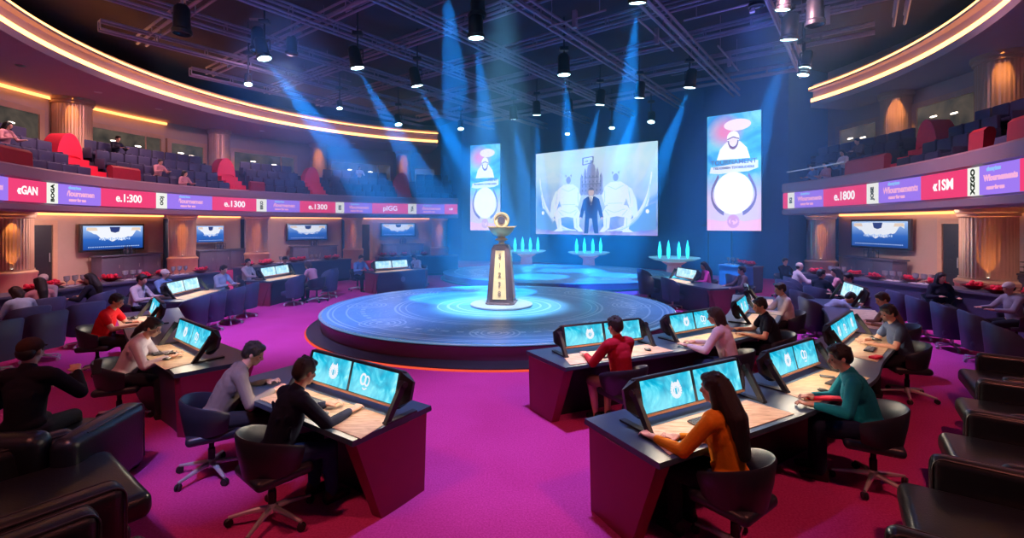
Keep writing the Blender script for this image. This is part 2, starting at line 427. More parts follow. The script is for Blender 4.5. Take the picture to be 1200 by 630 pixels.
# upper columns against the gallery wall
for px, w in ((85, 'nearest the left edge'), (257, 'behind the second left block of seats'), (373, 'behind the third left aisle'), (473, 'at the far end of the left balcony'), (1050, 'behind the first right aisle'), (1175, 'nearest the right edge')):
    p, a = rayc(px, 16.9); c = column('column', .62 if px in (85, 1175) else .5, 5.43, 7.55, False); c.location = p
    tag(c, 'fluted bronze wall column on the upper gallery, ' + w, 'column')
    if px != 257:
        tc = V((-p.x, -p.y, 0)).normalized(); q = p + tc * .75
        spot('uplight', (q.x, q.y, 7.5), (p.x, p.y, 5.6), 320, (1, .45, .12), 44, .6, .03)  # unseen spot added to streak the column from above, no fixture

# ---------------------------------------------------------------- warm coves along walls
def wallarc(pa, pb, r, prof, m, name, label, cat='cove light'):
    a0 = rayc(pa, r)[1]; a1 = rayc(pb, r)[1]
    o = ring(name, CF, r, a0, a1, prof, m); return tag(o, label, cat)
for i, (a, b, w) in enumerate([(30, 192, 'above the large wall screen at far left'), (229, 282, 'above the small framed wall screen'), (318, 400, 'above the third wall screen'), (424, 503, 'above the fourth wall screen'), (983, 1125, 'above the right wall screen'), (1186, 1230, 'at the far right under the balcony')]):
    wallarc(a, b, RW - .16, [(0, 2.84), (.10, 2.84), (.10, 2.93), (0, 2.93)], M_warm2, 'cove_light', 'warm light strip under the balcony ' + w)
for a, b, w in [(-60, 64, 'left of the first gallery column'), (106, 196, 'right of the first gallery column')]:
    wallarc(a, b, RW - .2, [(0, 7.40), (.10, 7.40), (.10, 7.50), (0, 7.50)], M_warm2, 'cove_light', 'warm light strip at the top of the gallery wall ' + w)

# ---------------------------------------------------------------- gallery windows
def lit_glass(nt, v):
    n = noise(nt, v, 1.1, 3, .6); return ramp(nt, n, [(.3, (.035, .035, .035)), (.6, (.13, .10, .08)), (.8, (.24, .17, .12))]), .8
M_wglass = screen_mat('lit_gallery_glass', lit_glass)  # emission in the pane stands in for the lit room behind
M_frame = mat('beige_frame', (.62, .40, .26), .5, scale=5)
wn = 0
for a, b, zb, zt in [(-60, 44, 5.0, 6.7), (106, 187, 5.0, 6.65), (200, 237, 5.0, 6.55), (274, 344, 5.0, 6.55), (388, 457, 5.0, 6.55), (486, 509, 5.0, 6.4), (985, 1028, 5.0, 6.7), (1076, 1146, 5.0, 6.8)]:
    wn += 1; pa, aa = rayc(a, RW - .1); pb, ab = rayc(b, RW - .1)
    mid = (pa + pb) / 2; t = (pb - pa); L = t.length; rz = atan2(t.y, t.x)
    w = empty(f'window_{wn}', (mid.x, mid.y, 0), rz); w['kind'] = 'structure'
    fr = MB(); fw = .2
    fr.box((0, 0, zt + fw / 2), (L + 2 * fw, .18, fw)); fr.box((0, 0, zb - fw / 2), (L + 2 * fw, .18, fw))
    for s_ in (-1, 1): fr.box((s_ * (L / 2 + fw / 2), 0, (zb + zt) / 2), (fw, .18, zt - zb))
    if L > 3: fr.box((L * .27, 0.01, (zb + zt) / 2), (.06, .1, zt - zb))
    fr.build('window_frame', M_frame, w)
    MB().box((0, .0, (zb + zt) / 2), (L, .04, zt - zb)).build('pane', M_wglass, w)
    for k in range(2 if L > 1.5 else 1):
        MB().ell((L * (-.2 + .35 * k), -.035, zt - .45 - .07 * k), (.15, .012, .03)).build('painted_reflection', M_down, w)  # glowing ellipsoids laid on the pane as painted lamp reflections
# doors
for dn, (a, b, zt) in enumerate([(30, 60, 2.45), (424, 433, 2.45), (1106, 1127, 2.5)]):
    pa, _ = rayc(a, RW - .08); pb, _ = rayc(b, RW - .08); mid = (pa + pb) / 2; t = pb - pa; L = t.length
    w = empty(f'door_{dn + 1}', (mid.x, mid.y, 0), atan2(t.y, t.x)); w['kind'] = 'structure'
    fr = MB(); fr.box((0, 0, zt + .09), (L + .36, .16, .18))
    for s_ in (-1, 1): fr.box((s_ * (L / 2 + .09), 0, zt / 2), (.18, .16, zt))
    fr.build('door_frame', M_frame, w)
    MB().box((0, 0, zt / 2), (L, .05, zt)).box((-L * .1, -.03, zt * .7), (L * .5, .02, .04)).box((-L * .1, -.03, zt * .5), (L * .5, .02, .04)).box((-L * .1, -.03, zt * .3), (L * .5, .02, .04)).build('door_leaf', M_bezel, w)
    MB().tube([(L * .38, -.06, 1.0), (L * .38, -.06, 1.35)], .015).build('door_handle', M_chrome, w)
# dark vertical slots next to the columns
for k, px in enumerate((194, 284, 402, 980, 1183)):
    p, a = rayc(px, RW - .05); o = MB().box((0, 0, 1.45), (.16, .12, 2.6)).build(f'trim_{k + 6}', M_black); o.location = p; o.rotation_euler.z = a + pi / 2; struct(o)

# ---------------------------------------------------------------- wall screens
def tvmat(nt, v):
    x, y, z = sep(nt, v)[:3]
    base = ramp(nt, mth(nt, 'ADD', mth(nt, 'MULTIPLY', z, .8), .5), [(0, (.01, .05, .28)), (.45, (.03, .14, .55)), (.8, (.3, .5, .9)), (1, (.6, .75, 1))])
    return base, 1.0
M_tv = screen_mat('wall_screen_picture', tvmat)
M_w1 = flat('screen_white', (.9, .93, 1.0), 1.0); M_w2 = flat('screen_pale', (.45, .62, .95), 1.0); M_cream = flat('screen_cream', (.95, .75, .6), .9); M_dk = flat('screen_dark', (.03, .05, .2), 1.0)
def wall_tv(pa, pb, zt, zb, frame_m, w, px):
    p1, _ = rayc(pa, RW - .3); p2, _ = rayc(pb, RW - .3); mid = (p1 + p2) / 2; t = p2 - p1; L = t.length; hh = (zt - zb)
    r = empty('wall_screen', (mid.x, mid.y, (zt + zb) / 2), atan2(t.y, t.x), w, 'screen')
    MB().rbox((0, .05, 0), (L, .12, hh), .02).build('bezel', frame_m, r)
    MB().box((0, -.02, 0), (L * .93, .02, hh * .86)).build('display', M_tv, r)
    a = MB(); sx = L * .46; sz = hh * .43
    poly = []
    n = 24
    for i in range(n + 1):
        q = i / n * 2 - 1; poly.append((q * sx * .92, sz * (.92 - .05 * abs(q))))
    for i in range(n + 1):
        q = 1 - i / n * 2; poly.append((q * sx * .92, sz * (.55 - .9 * max(0, cos(q * 1.9)) ** .7 * .9 + .10 * sin(q * 17))))
    a.prism(poly, 0, .006, Matrix.Translation((0, -.034, 0)) @ Matrix.Rotation(R(90), 4, 'X')).build('picture_crest', M_w1, r)
    for q in (-.75, .75): MB().prism([(q * sx - .18 * sx, sz * .6), (q * sx + .18 * sx, sz * .6), (q * sx + .14 * sx, sz * .85), (q * sx - .14 * sx, sz * .85)], 0, .004, Matrix.Translation((0, -.041, 0)) @ Matrix.Rotation(R(90), 4, 'X')).build('picture_patch', M_cream, r)
    MB().prism([(-.18 * sx, sz * .9), (.18 * sx, sz * .9), (.14 * sx, sz * .5), (0, sz * .4), (-.14 * sx, sz * .5)], 0, .004, Matrix.Translation((0, -.041, 0)) @ Matrix.Rotation(R(90), 4, 'X')).build('picture_emblem', M_dk, r)
    d = MB()
    for k in range(14): d.box((-sx * .5 + k * sx / 13, -.042, -sz * .12), (sx * .05, .004, sz * (.12 + .07 * (k % 3))))
    for k in range(26): d.box((-sx * .85 + k * sx * 1.7 / 25, -.036, -sz * .78), (sx * .04, .004, sz * .07))
    d.build('lettering', M_w2, r); return r
wall_tv(94, 169, 2.49, 1.30, M_bezel, 'large black framed wall screen at the far left', 0)
wall_tv(229, 263, 2.45, 1.45, M_frame, 'small beige framed wall screen between two left columns', 0)
wall_tv(336, 384, 2.50, 1.45, M_bezel, 'black framed wall screen over the bar cabinet right of the third left column', 0)
wall_tv(446, 487, 2.55, 1.60, M_bezel, 'farthest black framed wall screen on the left, beside the last column', 0)
wall_tv(997, 1067, 2.68, 1.48, M_bezel, 'black framed wall screen on the right wall', 0)

# ---------------------------------------------------------------- LED ribbon on the balcony
M_pink = flat('led_pink', (.86, .055, .19), 1.05); M_purp = flat('led_purple', (.36, .20, .90), 1.0); M_lw = flat('led_white', (.92, .92, .86), 1.0)
M_txtw = flat('led_lettering_white', (1, .93, .95), 1.1); M_txtp = flat('led_lettering_pink', (.95, .45, .75), 1.0); M_ink = flat('led_ink', (.02, .03, .02), 1.0); M_lb = flat('led_light_blue', (.30, .55, 1), 1.0)
def ribbon(px0, segs, label, far):
    r = empty('led_ribbon_display', (0, 0, 0), 0, label, 'led display')
    for (a, b, kind, txt) in segs:
        pa, aa = rayc(a, RF - .04); pb, ab = rayc(b, RF - .04)
        nm = {'p': 'pink_panel', 'v': 'purple_panel', 'w': 'white_panel', 'b': 'blue_panel'}[kind]
        g = ring(nm, CF, RF - .045, aa, ab, [(-.03, 3.12), (.045, 3.12), (.045, 3.74), (-.03, 3.74)], {'p': M_pink, 'v': M_purp, 'w': M_lw, 'b': M_lb}[kind], r, .01)
        am = (aa + ab) / 2; c = arcp(am, RF - .10, CF); rl = RF + (DR if a > 600 else 0); L = abs(ab - aa) * rl
        rz = am - pi / 2     # panel faces the hall centre
        def tx(name, s_, size, m, dx, z, roll=0):
            q = am - dx / rl; cc = arcp(q, RF - .085, CF)
            o = link(name, text_mesh(s_, size, m, .01), None, g); o.location = (cc.x, cc.y, z)
            o.rotation_euler = (Matrix.Rotation(q - pi / 2, 4, 'Z') @ Matrix.Rotation(R(90), 4, 'X') @ Matrix.Rotation(R(roll), 4, 'Z')).to_euler()
        if kind == 'p': tx('lettering', txt, min(.40, L * .2), M_txtw, 0, 3.43)
        elif kind == 'w': tx('lettering', txt, .19, M_ink, 0, 3.43, 90)
        elif kind == 'v' and L > .8:
            tx('lettering', 'Wlournements', min(.26, L * .135), M_txtp, .05, 3.46)
            tx('lettering', 'eunor for uus', min(.13, L * .08), M_txtp, -.1, 3.26)
            tx('lettering', 'chempions', min(.12, L * .08), M_lb, -L * .12, 3.65)
    return r
ribbon(0, [(-40, 7.6, 'v', ''), (7.6, 53, 'p', '«GAN'), (53, 66.5, 'w', 'BOGA'), (66.5, 117, 'v', ''), (117, 182, 'p', 'e.1:300'), (182, 195, 'w', 'OOJ'), (195, 248, 'v', ''), (248, 300, 'p', 'e.1300'), (300, 312, 'w', 'EIKO'), (312, 351, 'v', ''), (351, 393, 'p', 'e.1300'), (393, 403, 'w', 'ESE'), (403, 436, 'v', ''), (436, 478, 'p', 'pIGG'), (478, 488, 'w', 'TSA'), (488, 521, 'v', ''), (521, 536, 'p', 'LSE')],
       'long pink and purple LED ribbon display curving along the left balcony front', 0)
ribbon(0, [(918.5, 924, 'p', ''), (924, 932, 'w', 'EG'), (932, 966, 'v', ''), (966, 1017, 'p', 'e.1800'), (1017, 1031, 'w', 'JOSE'), (1031, 1081, 'v', ''), (1081, 1136, 'p', '«1SM'), (1136, 1150, 'w', 'XZGO'), (1150, 1198, 'v', ''), (1198, 1260, 'p', 'e.1300')],
       'shorter pink and purple LED ribbon display along the right balcony front', 0)

# ---------------------------------------------------------------- theatre seats
def theatre_seat():
    b = MB()
    b.rbox((0, .0, .40), (.52, .46, .14), .04, 2)
    b.rbox((0, .22, .67), (.545, .12, .60), .05, 2)
    for s_ in (-1, 1): b.rbox((s_ * .275, .03, .40), (.06, .46, .42), .025, 2)
    b.box((0, .08, .17), (.12, .1, .34))
    return b.mesh('theatre_seat', M_seatnavy)
TS = theatre_seat()
aisL = [(101, 128), (270, 290), (366, 383), (466, 483)]; aisR = [(1034, 1056), (1146, 1170)]
ROWN = ['front row', 'second row', 'third row', 'back row']
def rowr(k): return RF + .35 + .30 + .72 * k
def seat_rows(side, aisles, p_start, p_end, names, slope):
    am = []
    for k in range(4):
        r = rowr(k); z = 3.55 + .47 * k
        a0 = rayc(p_start, r)[1]; a1 = rayc(p_end, r)[1]
        ai = []
        for (x, y) in aisles:                                 # aisles run radially: fixed by their angle at the second row
            q0 = rayc(x, rowr(1))[1]; q1 = rayc(y, rowr(1))[1]; ai.append((min(q0, q1) , max(q0, q1)))
        w = .585 / (r + (DR if side == 'right' else 0))
        lo, hi = min(a0, a1), max(a0, a1)
        cuts = sorted(ai); blocks = []; c = lo
        for q0, q1 in cuts:
            blocks.append((c, q0 - .02)); c = q1 + .02
        blocks.append((c, hi))
        blocks = [b for b in blocks if b[1] - b[0] > w]
        if side == 'left': blocks = blocks[::-1]
        for bi, (q0, q1) in enumerate(blocks):
            n = int((q1 - q0) / w); off = ((q1 - q0) - n * w) / 2
            for i in range(n):
                a = q0 + off + (i + .5) * w
                if k == 0 and (side, round(a, 3)) is None: continue
                p = arcp(a, r, CF, z); o = link('theatre_seat', TS); o.location = p; o.rotation_euler = (0, 0, a - pi / 2)
                tag(o, f'navy theatre seat, {ROWN[k]}, {names[min(bi, len(names) - 1)]}', 'theatre seat', f'theatre seats, {ROWN[k]}, {names[min(bi, len(names) - 1)]}')
seat_rows('left', aisL, -30, 531, ['left balcony before its first aisle', 'left balcony between first and second aisle', 'left balcony between second and third aisle', 'left balcony between third and fourth aisle', 'left balcony past its fourth aisle'], 1)
seat_rows('right', aisR, 950, 1230, ['right balcony before its first aisle', 'right balcony between its two aisles', 'right balcony past its second aisle'], 1)
# red aisle stairs with an arched red hood at the top
for side, ais in (('left', aisL), ('right', aisR)):
    for n_, (x, y) in enumerate(ais):
        q0 = rayc(x, rowr(1))[1]; q1 = rayc(y, rowr(1))[1]; a0, a1 = min(q0, q1), max(q0, q1)
        w = ['first', 'second', 'third', 'fourth'][n_]
        t = empty('aisle_stairs', (0, 0, 0), 0, f'bright red stair aisle with arched hood, {w} aisle of the {side} balcony', 'stairs')
        pr = [(.36, 3.56)]
        for k in range(8): pr += [(.36 + .36 * k, 3.79 + .235 * k), (.36 + .36 * (k + 1), 3.79 + .235 * k)]
        pr += [(.36 + .36 * 8, 5.45), (2.7, 4.9), (.75, 3.58)]
        ring('steps', CF, RF, a0 + .003, a1 - .003, pr, M_red, t)
        # hood: half-round arch extruded radially
        am = (a0 + a1) / 2; wd = (a1 - a0) * (RF + 3 + (DR if side == 'right' else 0)) / 2
        mb = MB(); npt = 12; outer = []; inner = []
        for i in range(npt + 1):
            b = pi * i / npt; outer.append((cos(b) * wd * .95, 5.0 + sin(b) * .95)); inner.append((cos(b) * (wd - .1), 5.0 + sin(b) * .10))
        vs = []; 
        for rr in (RF + 2.45, RF + 3.1):
            for (u, z) in outer + inner[::-1]:
                cc = arcp(am, rr); vs.append((cc.x - sin(am) * u, cc.y + cos(am) * u, z))
        m_ = len(outer) * 2; fs = [(i, (i + 1) % m_, m_ + (i + 1) % m_, m_ + i) for i in range(m_)] + [(i, i + 1, m_ - 2 - i, m_ - 1 - i) for i in range(npt)] + [(m_ + i, m_ + m_ - 1 - i, m_ + m_ - 2 - i, m_ + i + 1) for i in range(npt)]
        mb.add(vs, fs).build('hood', M_red, t)
# dark red parapet panels in front of the seats
for side, a, b, w in [('left', -30, 44, 'left of the first aisle'), ('left', 136, 168, 'right of the first aisle'), ('left', 296, 312, 'right of the second aisle'), ('right', 986, 1031, 'left of the first aisle'), ('right', 1128, 1145, 'left of the second aisle'), ('right', 1172, 1230, 'right of the second aisle')]:
    a0 = rayc(a, RF)[1]; a1 = rayc(b, RF)[1]
    tag(ring('red_parapet', CF, RF, a0, a1, [(.10, 4.15), (.28, 4.15), (.34, 4.52), (.30, 4.62), (.2, 4.64), (.12, 4.56)], M_darkred), f'dark red rounded parapet on the {side} balcony edge, {w}', 'parapet')
# glass rail on the rest of the edge
tag(ring('balcony_rail', CF, RF, aR[0] , rayc(984, RF)[1], [(.14, 4.60), (.18, 4.60), (.18, 4.64), (.14, 4.64)], M_chrome), 'thin metal rail at the far end of the right balcony', 'rail')
# downlights in the gallery soffit
for px, sd in ((24, 'left'), (115, 'left'), (186, 'left'), (307, 'left'), (414, 'left'), (1060, 'right'), (1162, 'right')):
    p, a = rayc(px, 15.4, CC)
    o = empty('downlight', (p.x, p.y, 7.55), 0, None, 'downlight'); tag(o, f'small round downlight in the {sd} gallery soffit', 'downlight', f'{sd} gallery soffit downlights')
    MB().lathe([(.13, -.015), (.13, 0), (.09, 0), (.09, -.015)], 16).build('trim_ring', M_white, o)
    MB().lathe([(0, -.006), (.09, -.006), (.09, -.001), (0, -.001)], 16).build('lens', M_down, o)
    spot('downlight_beam', (p.x, p.y, 7.52), (p.x, p.y, 3), 420, (1, .60, .55), 130, .7, .09)

for px, sd in ((60, 'left'), (130, 'left'), (255, 'left'), (355, 'left'), (462, 'left'), (1030, 'right'), (1110, 'right'), (1230, 'right')):  # unseen lamps added to brighten the walls under the balcony
    p, a = rayc(px, 15.2); o = empty('downlight', (p.x, p.y, 2.95), 0, None, 'downlight'); tag(o, f'added small round downlight under the {sd} balcony', 'downlight', f'added downlights under the {sd} balcony')
    MB().lathe([(.13, -.015), (.13, 0), (.09, 0), (.09, -.015)], 16).build('trim_ring', M_white, o)
    MB().lathe([(0, -.006), (.09, -.006), (.09, -.001), (0, -.001)], 16).build('lens', M_down, o)
    spot('downlight_beam', (p.x, p.y, 2.92), arcp(a, 17.0, CF, .9), 420, (1, .66, .60), 140, .8, .09)

# ---------------------------------------------------------------- stages
SX, SY, SA, SB = -.33, 12.13, 4.37, 3.92
def stage_top(name, cx, cy, sx, sy, glow):
    m = bpy.data.materials.new(name); m.use_nodes = True; nt = m.node_tree; b = nt.nodes['Principled BSDF']
    tc = nt.nodes.new('ShaderNodeTexCoord'); x, y, z = sep(nt, tc.outputs['Object'])[:3]
    x = mth(nt, 'DIVIDE', x, sx); y = mth(nt, 'DIVIDE', y, sy)
    r = mth(nt, 'SQRT', mth(nt, 'ADD', mth(nt, 'POWER', x, 2), mth(nt, 'POWER', y, 2)))
    ang = mth(nt, 'ARCTAN2', y, x)
    def band(c, w): return mth(nt, 'LESS_THAN', mth(nt, 'ABSOLUTE', mth(nt, 'SUBTRACT', r, c)), w)
    tot = None
    for c, w in glow:
        q = band(c, w); tot = q if tot is None else mth(nt, 'MAXIMUM', tot, q)
    # dashed script ring and fan motifs between the circles
    d = mth(nt, 'GREATER_THAN', mth(nt, 'SINE', mth(nt, 'MULTIPLY', ang, 70)), .1)
    q = mth(nt, 'MULTIPLY', band(.775, .012), d); tot = mth(nt, 'MAXIMUM', tot, q)
    vo = nt.nodes.new('ShaderNodeTexNoise'); vo.inputs['Scale'].default_value = 3.2; vo.inputs['Detail'].default_value = 2; vo.inputs['Distortion'].default_value = 1.5
    nt.links.new(tc.outputs['Object'], vo.inputs['Vector'])
    lines = mth(nt, 'LESS_THAN', mth(nt, 'ABSOLUTE', mth(nt, 'SUBTRACT', vo.outputs['Fac'], .5)), .006)
    q = mth(nt, 'MULTIPLY', lines, band(.72, .13)); tot = mth(nt, 'MAXIMUM', tot, q)
    # eight rosettes
    a8 = mth(nt, 'SUBTRACT', mth(nt, 'MODULO', mth(nt, 'ADD', ang, pi * 2 + pi / 8 + pi / 2), pi / 4), pi / 8)
    lx = mth(nt, 'MULTIPLY', mth(nt, 'SINE', a8), r); ly = mth(nt, 'SUBTRACT', mth(nt, 'MULTIPLY', mth(nt, 'COSINE', a8), r), .78)
    rr = mth(nt, 'SQRT', mth(nt, 'ADD', mth(nt, 'POWER', lx, 2), mth(nt, 'POWER', ly, 2)))
    for c in (.03, .06, .085, .11):
        q = mth(nt, 'LESS_THAN', mth(nt, 'ABSOLUTE', mth(nt, 'SUBTRACT', rr, c)), .0045); tot = mth(nt, 'MAXIMUM', tot, q)
    base = ramp(nt, noise(nt, tc.outputs['Object'], 2.5), [(.3, (.09, .38, .68)), (.7, (.13, .46, .78))])
    col = mixc(nt, mth(nt, 'MULTIPLY', tot, .7), base, (.45, .70, .90)); nt.links.new(col, b.inputs['Base Color'])
    b.inputs['Roughness'].default_value = .38; b.inputs['Emission Color'].default_value = (.25, .75, 1, 1)
    nt.links.new(mth(nt, 'MULTIPLY', tot, .10), b.inputs['Emission Strength']); return m
M_st = stage_top('main_stage_floor', 0, 0, SA, SB, [(.955, .006), (.93, .004), (.60, .006), (.575, .004), (.54, .003), (.86, .005), (.30, .008), (.245, .006), (.36, .004)])
M_st2 = stage_top('back_stage_floor', 0, 0, 5.0, 3.8, [(.94, .006), (.8, .004), (.66, .005), (.3, .005)])
M_drum = mat('stage_side', (.13, .05, .13), .35, scale=3)
M_plinth = mat('stage_plinth', (.03, .03, .04), .3, scale=5)
M_rim = flat('stage_rim_led', (1.0, .10, .05), .9)
M_edge = mat('stage_edge_metal', (.25, .45, .7), .25, .6, em=.25, emcol=(.2, .6, 1))
def ellp(a, b, n=96): return [(a * cos(2 * pi * i / n), b * sin(2 * pi * i / n)) for i in range(n)]
def lath_e(prof, a, b, n=96):
    mb = MB(); vs = []; m = len(prof)
    for o, z in prof: vs += [((a + o) * cos(2 * pi * i / n), (b + o) * sin(2 * pi * i / n), z) for i in range(n)]
    fs = [(i * n + k, i * n + (k + 1) % n, (i + 1) * n + (k + 1) % n, (i + 1) * n + k) for i in range(m - 1) for k in range(n)]
    fs += [tuple(range(n))[::-1], tuple((m - 1) * n + k for k in range(n))]; return mb.add(vs, fs)
st = empty('round_stage', (SX, SY, 0), 0, 'large round blue stage with glowing ring patterns and trophy in the middle', 'stage')
lath_e([(.27, 0), (.27, .05), (.0, .09)], SA, SB).build('plinth', M_plinth, st)
lath_e([(.30, .0), (.30, .022), (.272, .03)], SA, SB).build('rim_strip', M_rim, st)
lath_e([(-.05, .085), (-.03, .33), (.0, .36)], SA, SB).build('drum', M_drum, st)
lath_e([(.0, .36), (.012, .375), (.0, .392), (-.06, .392)], SA, SB).build('edge_band', M_edge, st)
MB().prism(ellp(SA - .06, SB - .06), .385, .396).build('stage_floor', M_st, st)
s2 = empty('round_stage', (2.0, 21.4, 0), R(-14), 'low round blue stage at the back below the big screen', 'stage')
lath_e([(.0, 0), (.0, .06), (-.12, .07)], 5.35, 4.15).build('plinth', M_plinth, s2)
lath_e([(-.12, .06), (-.12, .26), (-.1, .29)], 5.35, 4.15).build('drum', M_drum, s2)
MB().prism(ellp(5.25, 4.05), .28, .30).build('stage_floor', M_st2, s2)

# ---------------------------------------------------------------- trophy
TX, TY = -.27, 12.13
d = empty('trophy_plinth', (TX, TY, .396), 0, 'pale round disc plinth under the trophy column', 'plinth')
MB().lathe([(.78, 0), (.80, .02), (.80, .05), (.77, .065), (0.0, .065)], 48).build('disc', mat('pale_disc', (.6, .72, .8), .3), d)
t = empty('trophy', (TX, TY, .461), R(-8), 'tall tapered trophy column with gold plaque, bowl and winged disc on top', 'trophy')
def octa(w, z, c=.22): 
    h = w / 2; k = h * (1 - c * 2 * .6); return [(x, y, z) for x, y in ((h, -k), (h, k), (k, h), (-k, h), (-h, k), (-h, -k), (-k, -h), (k, -h))]
def loft(rings):
    mb = MB(); n = len(rings[0]); vs = [p for r_ in rings for p in r_]
    fs = [(i * n + k, i * n + (k + 1) % n, (i + 1) * n + (k + 1) % n, (i + 1) * n + k) for i in range(len(rings) - 1) for k in range(n)]
    return mb.add(vs, fs + [tuple(range(n))[::-1], tuple((len(rings) - 1) * n + k for k in range(n))])
loft([octa(.74, 0), octa(.74, .04), octa(.70, .05), octa(.70, .09)]).build('base', M_bronze, t)
loft([octa(.68, .09), octa(.47, 1.40), octa(.36, 1.50), octa(.20, 1.52)]).build('column_body', M_bronze, t)
for sgn in (0, 1, 2, 3):
    M = Matrix.Rotation(sgn * pi / 2, 4, 'Z')
    mb = MB(); n0, n1 = .175, .115; y0, y1 = -.342, -.240
    mb.add([(-n0, y0 - .006, .14), (n0, y0 - .006, .14), (n1, y1 - .006, 1.36), (-n1, y1 - .006, 1.36), (-n0, y0 + .03, .14), (n0, y0 + .03, .14), (n1, y1 + .03, 1.36), (-n1, y1 + .03, 1.36)],
           [(0, 1, 2, 3), (4, 7, 6, 5), (0, 4, 5, 1), (1, 5, 6, 2), (2, 6, 7, 3), (3, 7, 4, 0)], M)
    pl = mb.build('plaque', M_goldp if sgn == 0 else M_copper, t)
    if sgn == 0:
        for k, ch in enumerate(['5', '1', '2', '3', '8']):
            z = 1.22 - k * .235; y = y0 + (y1 - y0) * (z - .14) / 1.22 - .012
            o = link('numeral', text_mesh(ch, .17, mat('engraved', (.25, .12, .08), .5)), None, pl); o.location = (0, y, z); o.rotation_euler = (R(86), 0, 0)
MB().lathe([(.10, 1.50), (.07, 1.56), (.10, 1.60), (.16, 1.62), (.16, 1.65), (.09, 1.68), (.10, 1.71), (.20, 1.75), (.28, 1.83), (.33, 1.92), (.34, 1.95), (.30, 1.93), (.20, 1.86), (0, 1.84)], 32).build('bowl', M_gold, t)
w_ = MB()
for s_ in (-1, 1): w_.prism([(s_ * .1, 1.90), (s_ * .33, 1.935), (s_ * .40, 1.985), (s_ * .12, 1.97)], -.05, .05, Matrix.Rotation(R(90), 4, 'X'))
w_.build('wing', M_gold, t)
MB().lathe([(.16, -.04), (.20, -.04), (.215, 0), (.20, .04), (.16, .04), (.15, 0), (.16, -.04)], 36, Matrix.Translation((0, 0, 2.13)) @ Matrix.Rotation(R(90), 4, 'X')).build('ring', M_gold, t)
MB().lathe([(0, -.02), (.16, -.02), (.16, .02), (0, .02)], 32, Matrix.Translation((0, 0, 2.13)) @ Matrix.Rotation(R(90), 4, 'X')).build('medallion', M_goldp, t)
MB().lathe([(.07, -.03), (.10, -.03), (.10, .03), (.07, .03)], 24, Matrix.Translation((0, 0, 2.13)) @ Matrix.Rotation(R(90), 4, 'X')).build('inner_ring', M_bronze, t)

# ---------------------------------------------------------------- crystal lamps at the back of the stage
M_flame = flat('teal_crystal_glow', (.03, .80, 1.0), 3.0)
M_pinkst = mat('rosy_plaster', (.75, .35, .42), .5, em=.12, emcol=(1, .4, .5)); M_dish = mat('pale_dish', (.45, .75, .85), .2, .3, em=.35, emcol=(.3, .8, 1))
for px, d_, w in ((617, 27.0, 'left, half hidden behind the trophy'), (690, 25.5, 'middle, below the big screen'), (790, 21.5, 'right, nearest the desks')):
    x = (px - 600) / F * d_; zs = .30 if w[0] != 'r' else 0
    if w[0] == 'l': zs = 0
    z0 = .0 if hypot((x - 2) / 5.3, (d_ - 21.4) / 4.1) > 1 else .30
    t = empty('crystal_lamp', (x, d_, z0), 0, f'teal glowing crystal lamp on wide dish, {w}', 'lamp'); sc_ = d_ / 25.5
    b = .75 - z0 * .5
    MB().lathe([(.55, 0), (.55, .06), (.35, .12), (.30, b - .15), (.55, b)], 20).build('pedestal', M_pinkst, t)
    MB().lathe([(.25, b), (.9, b + .10), (1.12, b + .19), (1.12, b + .22), (.9, b + .18), (0, b + .15)], 32).build('dish', M_dish, t)
    for k in range(4):
        u = -.66 + k * .44
        MB().lathe([(.02, b + .17), (.075, b + .3), (.085, b + .55), (.04, b + .82), (.005, b + .95 + .05 * (k % 2))], 6, Matrix.Translation((u, (k % 2) * .12, 0))).build('crystal', M_flame, t)
    point('crystal_light', (x, d_ - .3, z0 + b + .7), 110, (.05, .6, 1.0), .25)
# ---------------------------------------------------------------- big screens (flat displays with flat picture pieces)
def display(name, p0, p1, z0, z1, m, label):
    p0, p1 = V(p0), V(p1); t = p1 - p0; L = t.length; mid = (p0 + p1) / 2
    r = empty(name, (mid.x, mid.y, (z0 + z1) / 2), atan2(t.y, t.x), label, 'screen')
    hh = z1 - z0
    MB().box((0, .10, 0), (L + .04, .16, hh + .04)).build('casing', M_black, r)
    MB().box((0, .005, 0), (L, .03, hh)).build('display', m, r)
    return r, L, hh
LAY = [0]
def pic(name, polys, m, parent, sx=1, sz=1, y=None):
    """flat picture pieces: polygons given in (-1..1) display units"""
    LAY[0] += 1; y = -.012 - .0016 * (LAY[0] % 12) if y is None else y
    mb = MB(); T = Matrix.Translation((0, y, 0)) @ Matrix.Rotation(R(90), 4, 'X')
    for p in polys: mb.prism([(a * sx, b * sz) for a, b in p], 0, .0012, T)
    return mb.build(name, m, parent, angle=60)
def circ(cx, cz, rx, rz, n=24, a0=0, a1=2 * pi): return [(cx + rx * cos(a0 + (a1 - a0) * i / n), cz + rz * sin(a0 + (a1 - a0) * i / n)) for i in range(n + (0 if a1 - a0 > 6.2 else 1))]
def stroke(pts, w):
    out = []; 
    for a, b in zip(pts[:-1], pts[1:]):
        dx, dz = b[0] - a[0], b[1] - a[1]; l = hypot(dx, dz) or 1; nx, nz = -dz / l * w / 2, dx / l * w / 2
        out.append([(a[0] + nx, a[1] + nz), (a[0] - nx, a[1] - nz), (b[0] - nx, b[1] - nz), (b[0] + nx, b[1] + nz)])
    return out
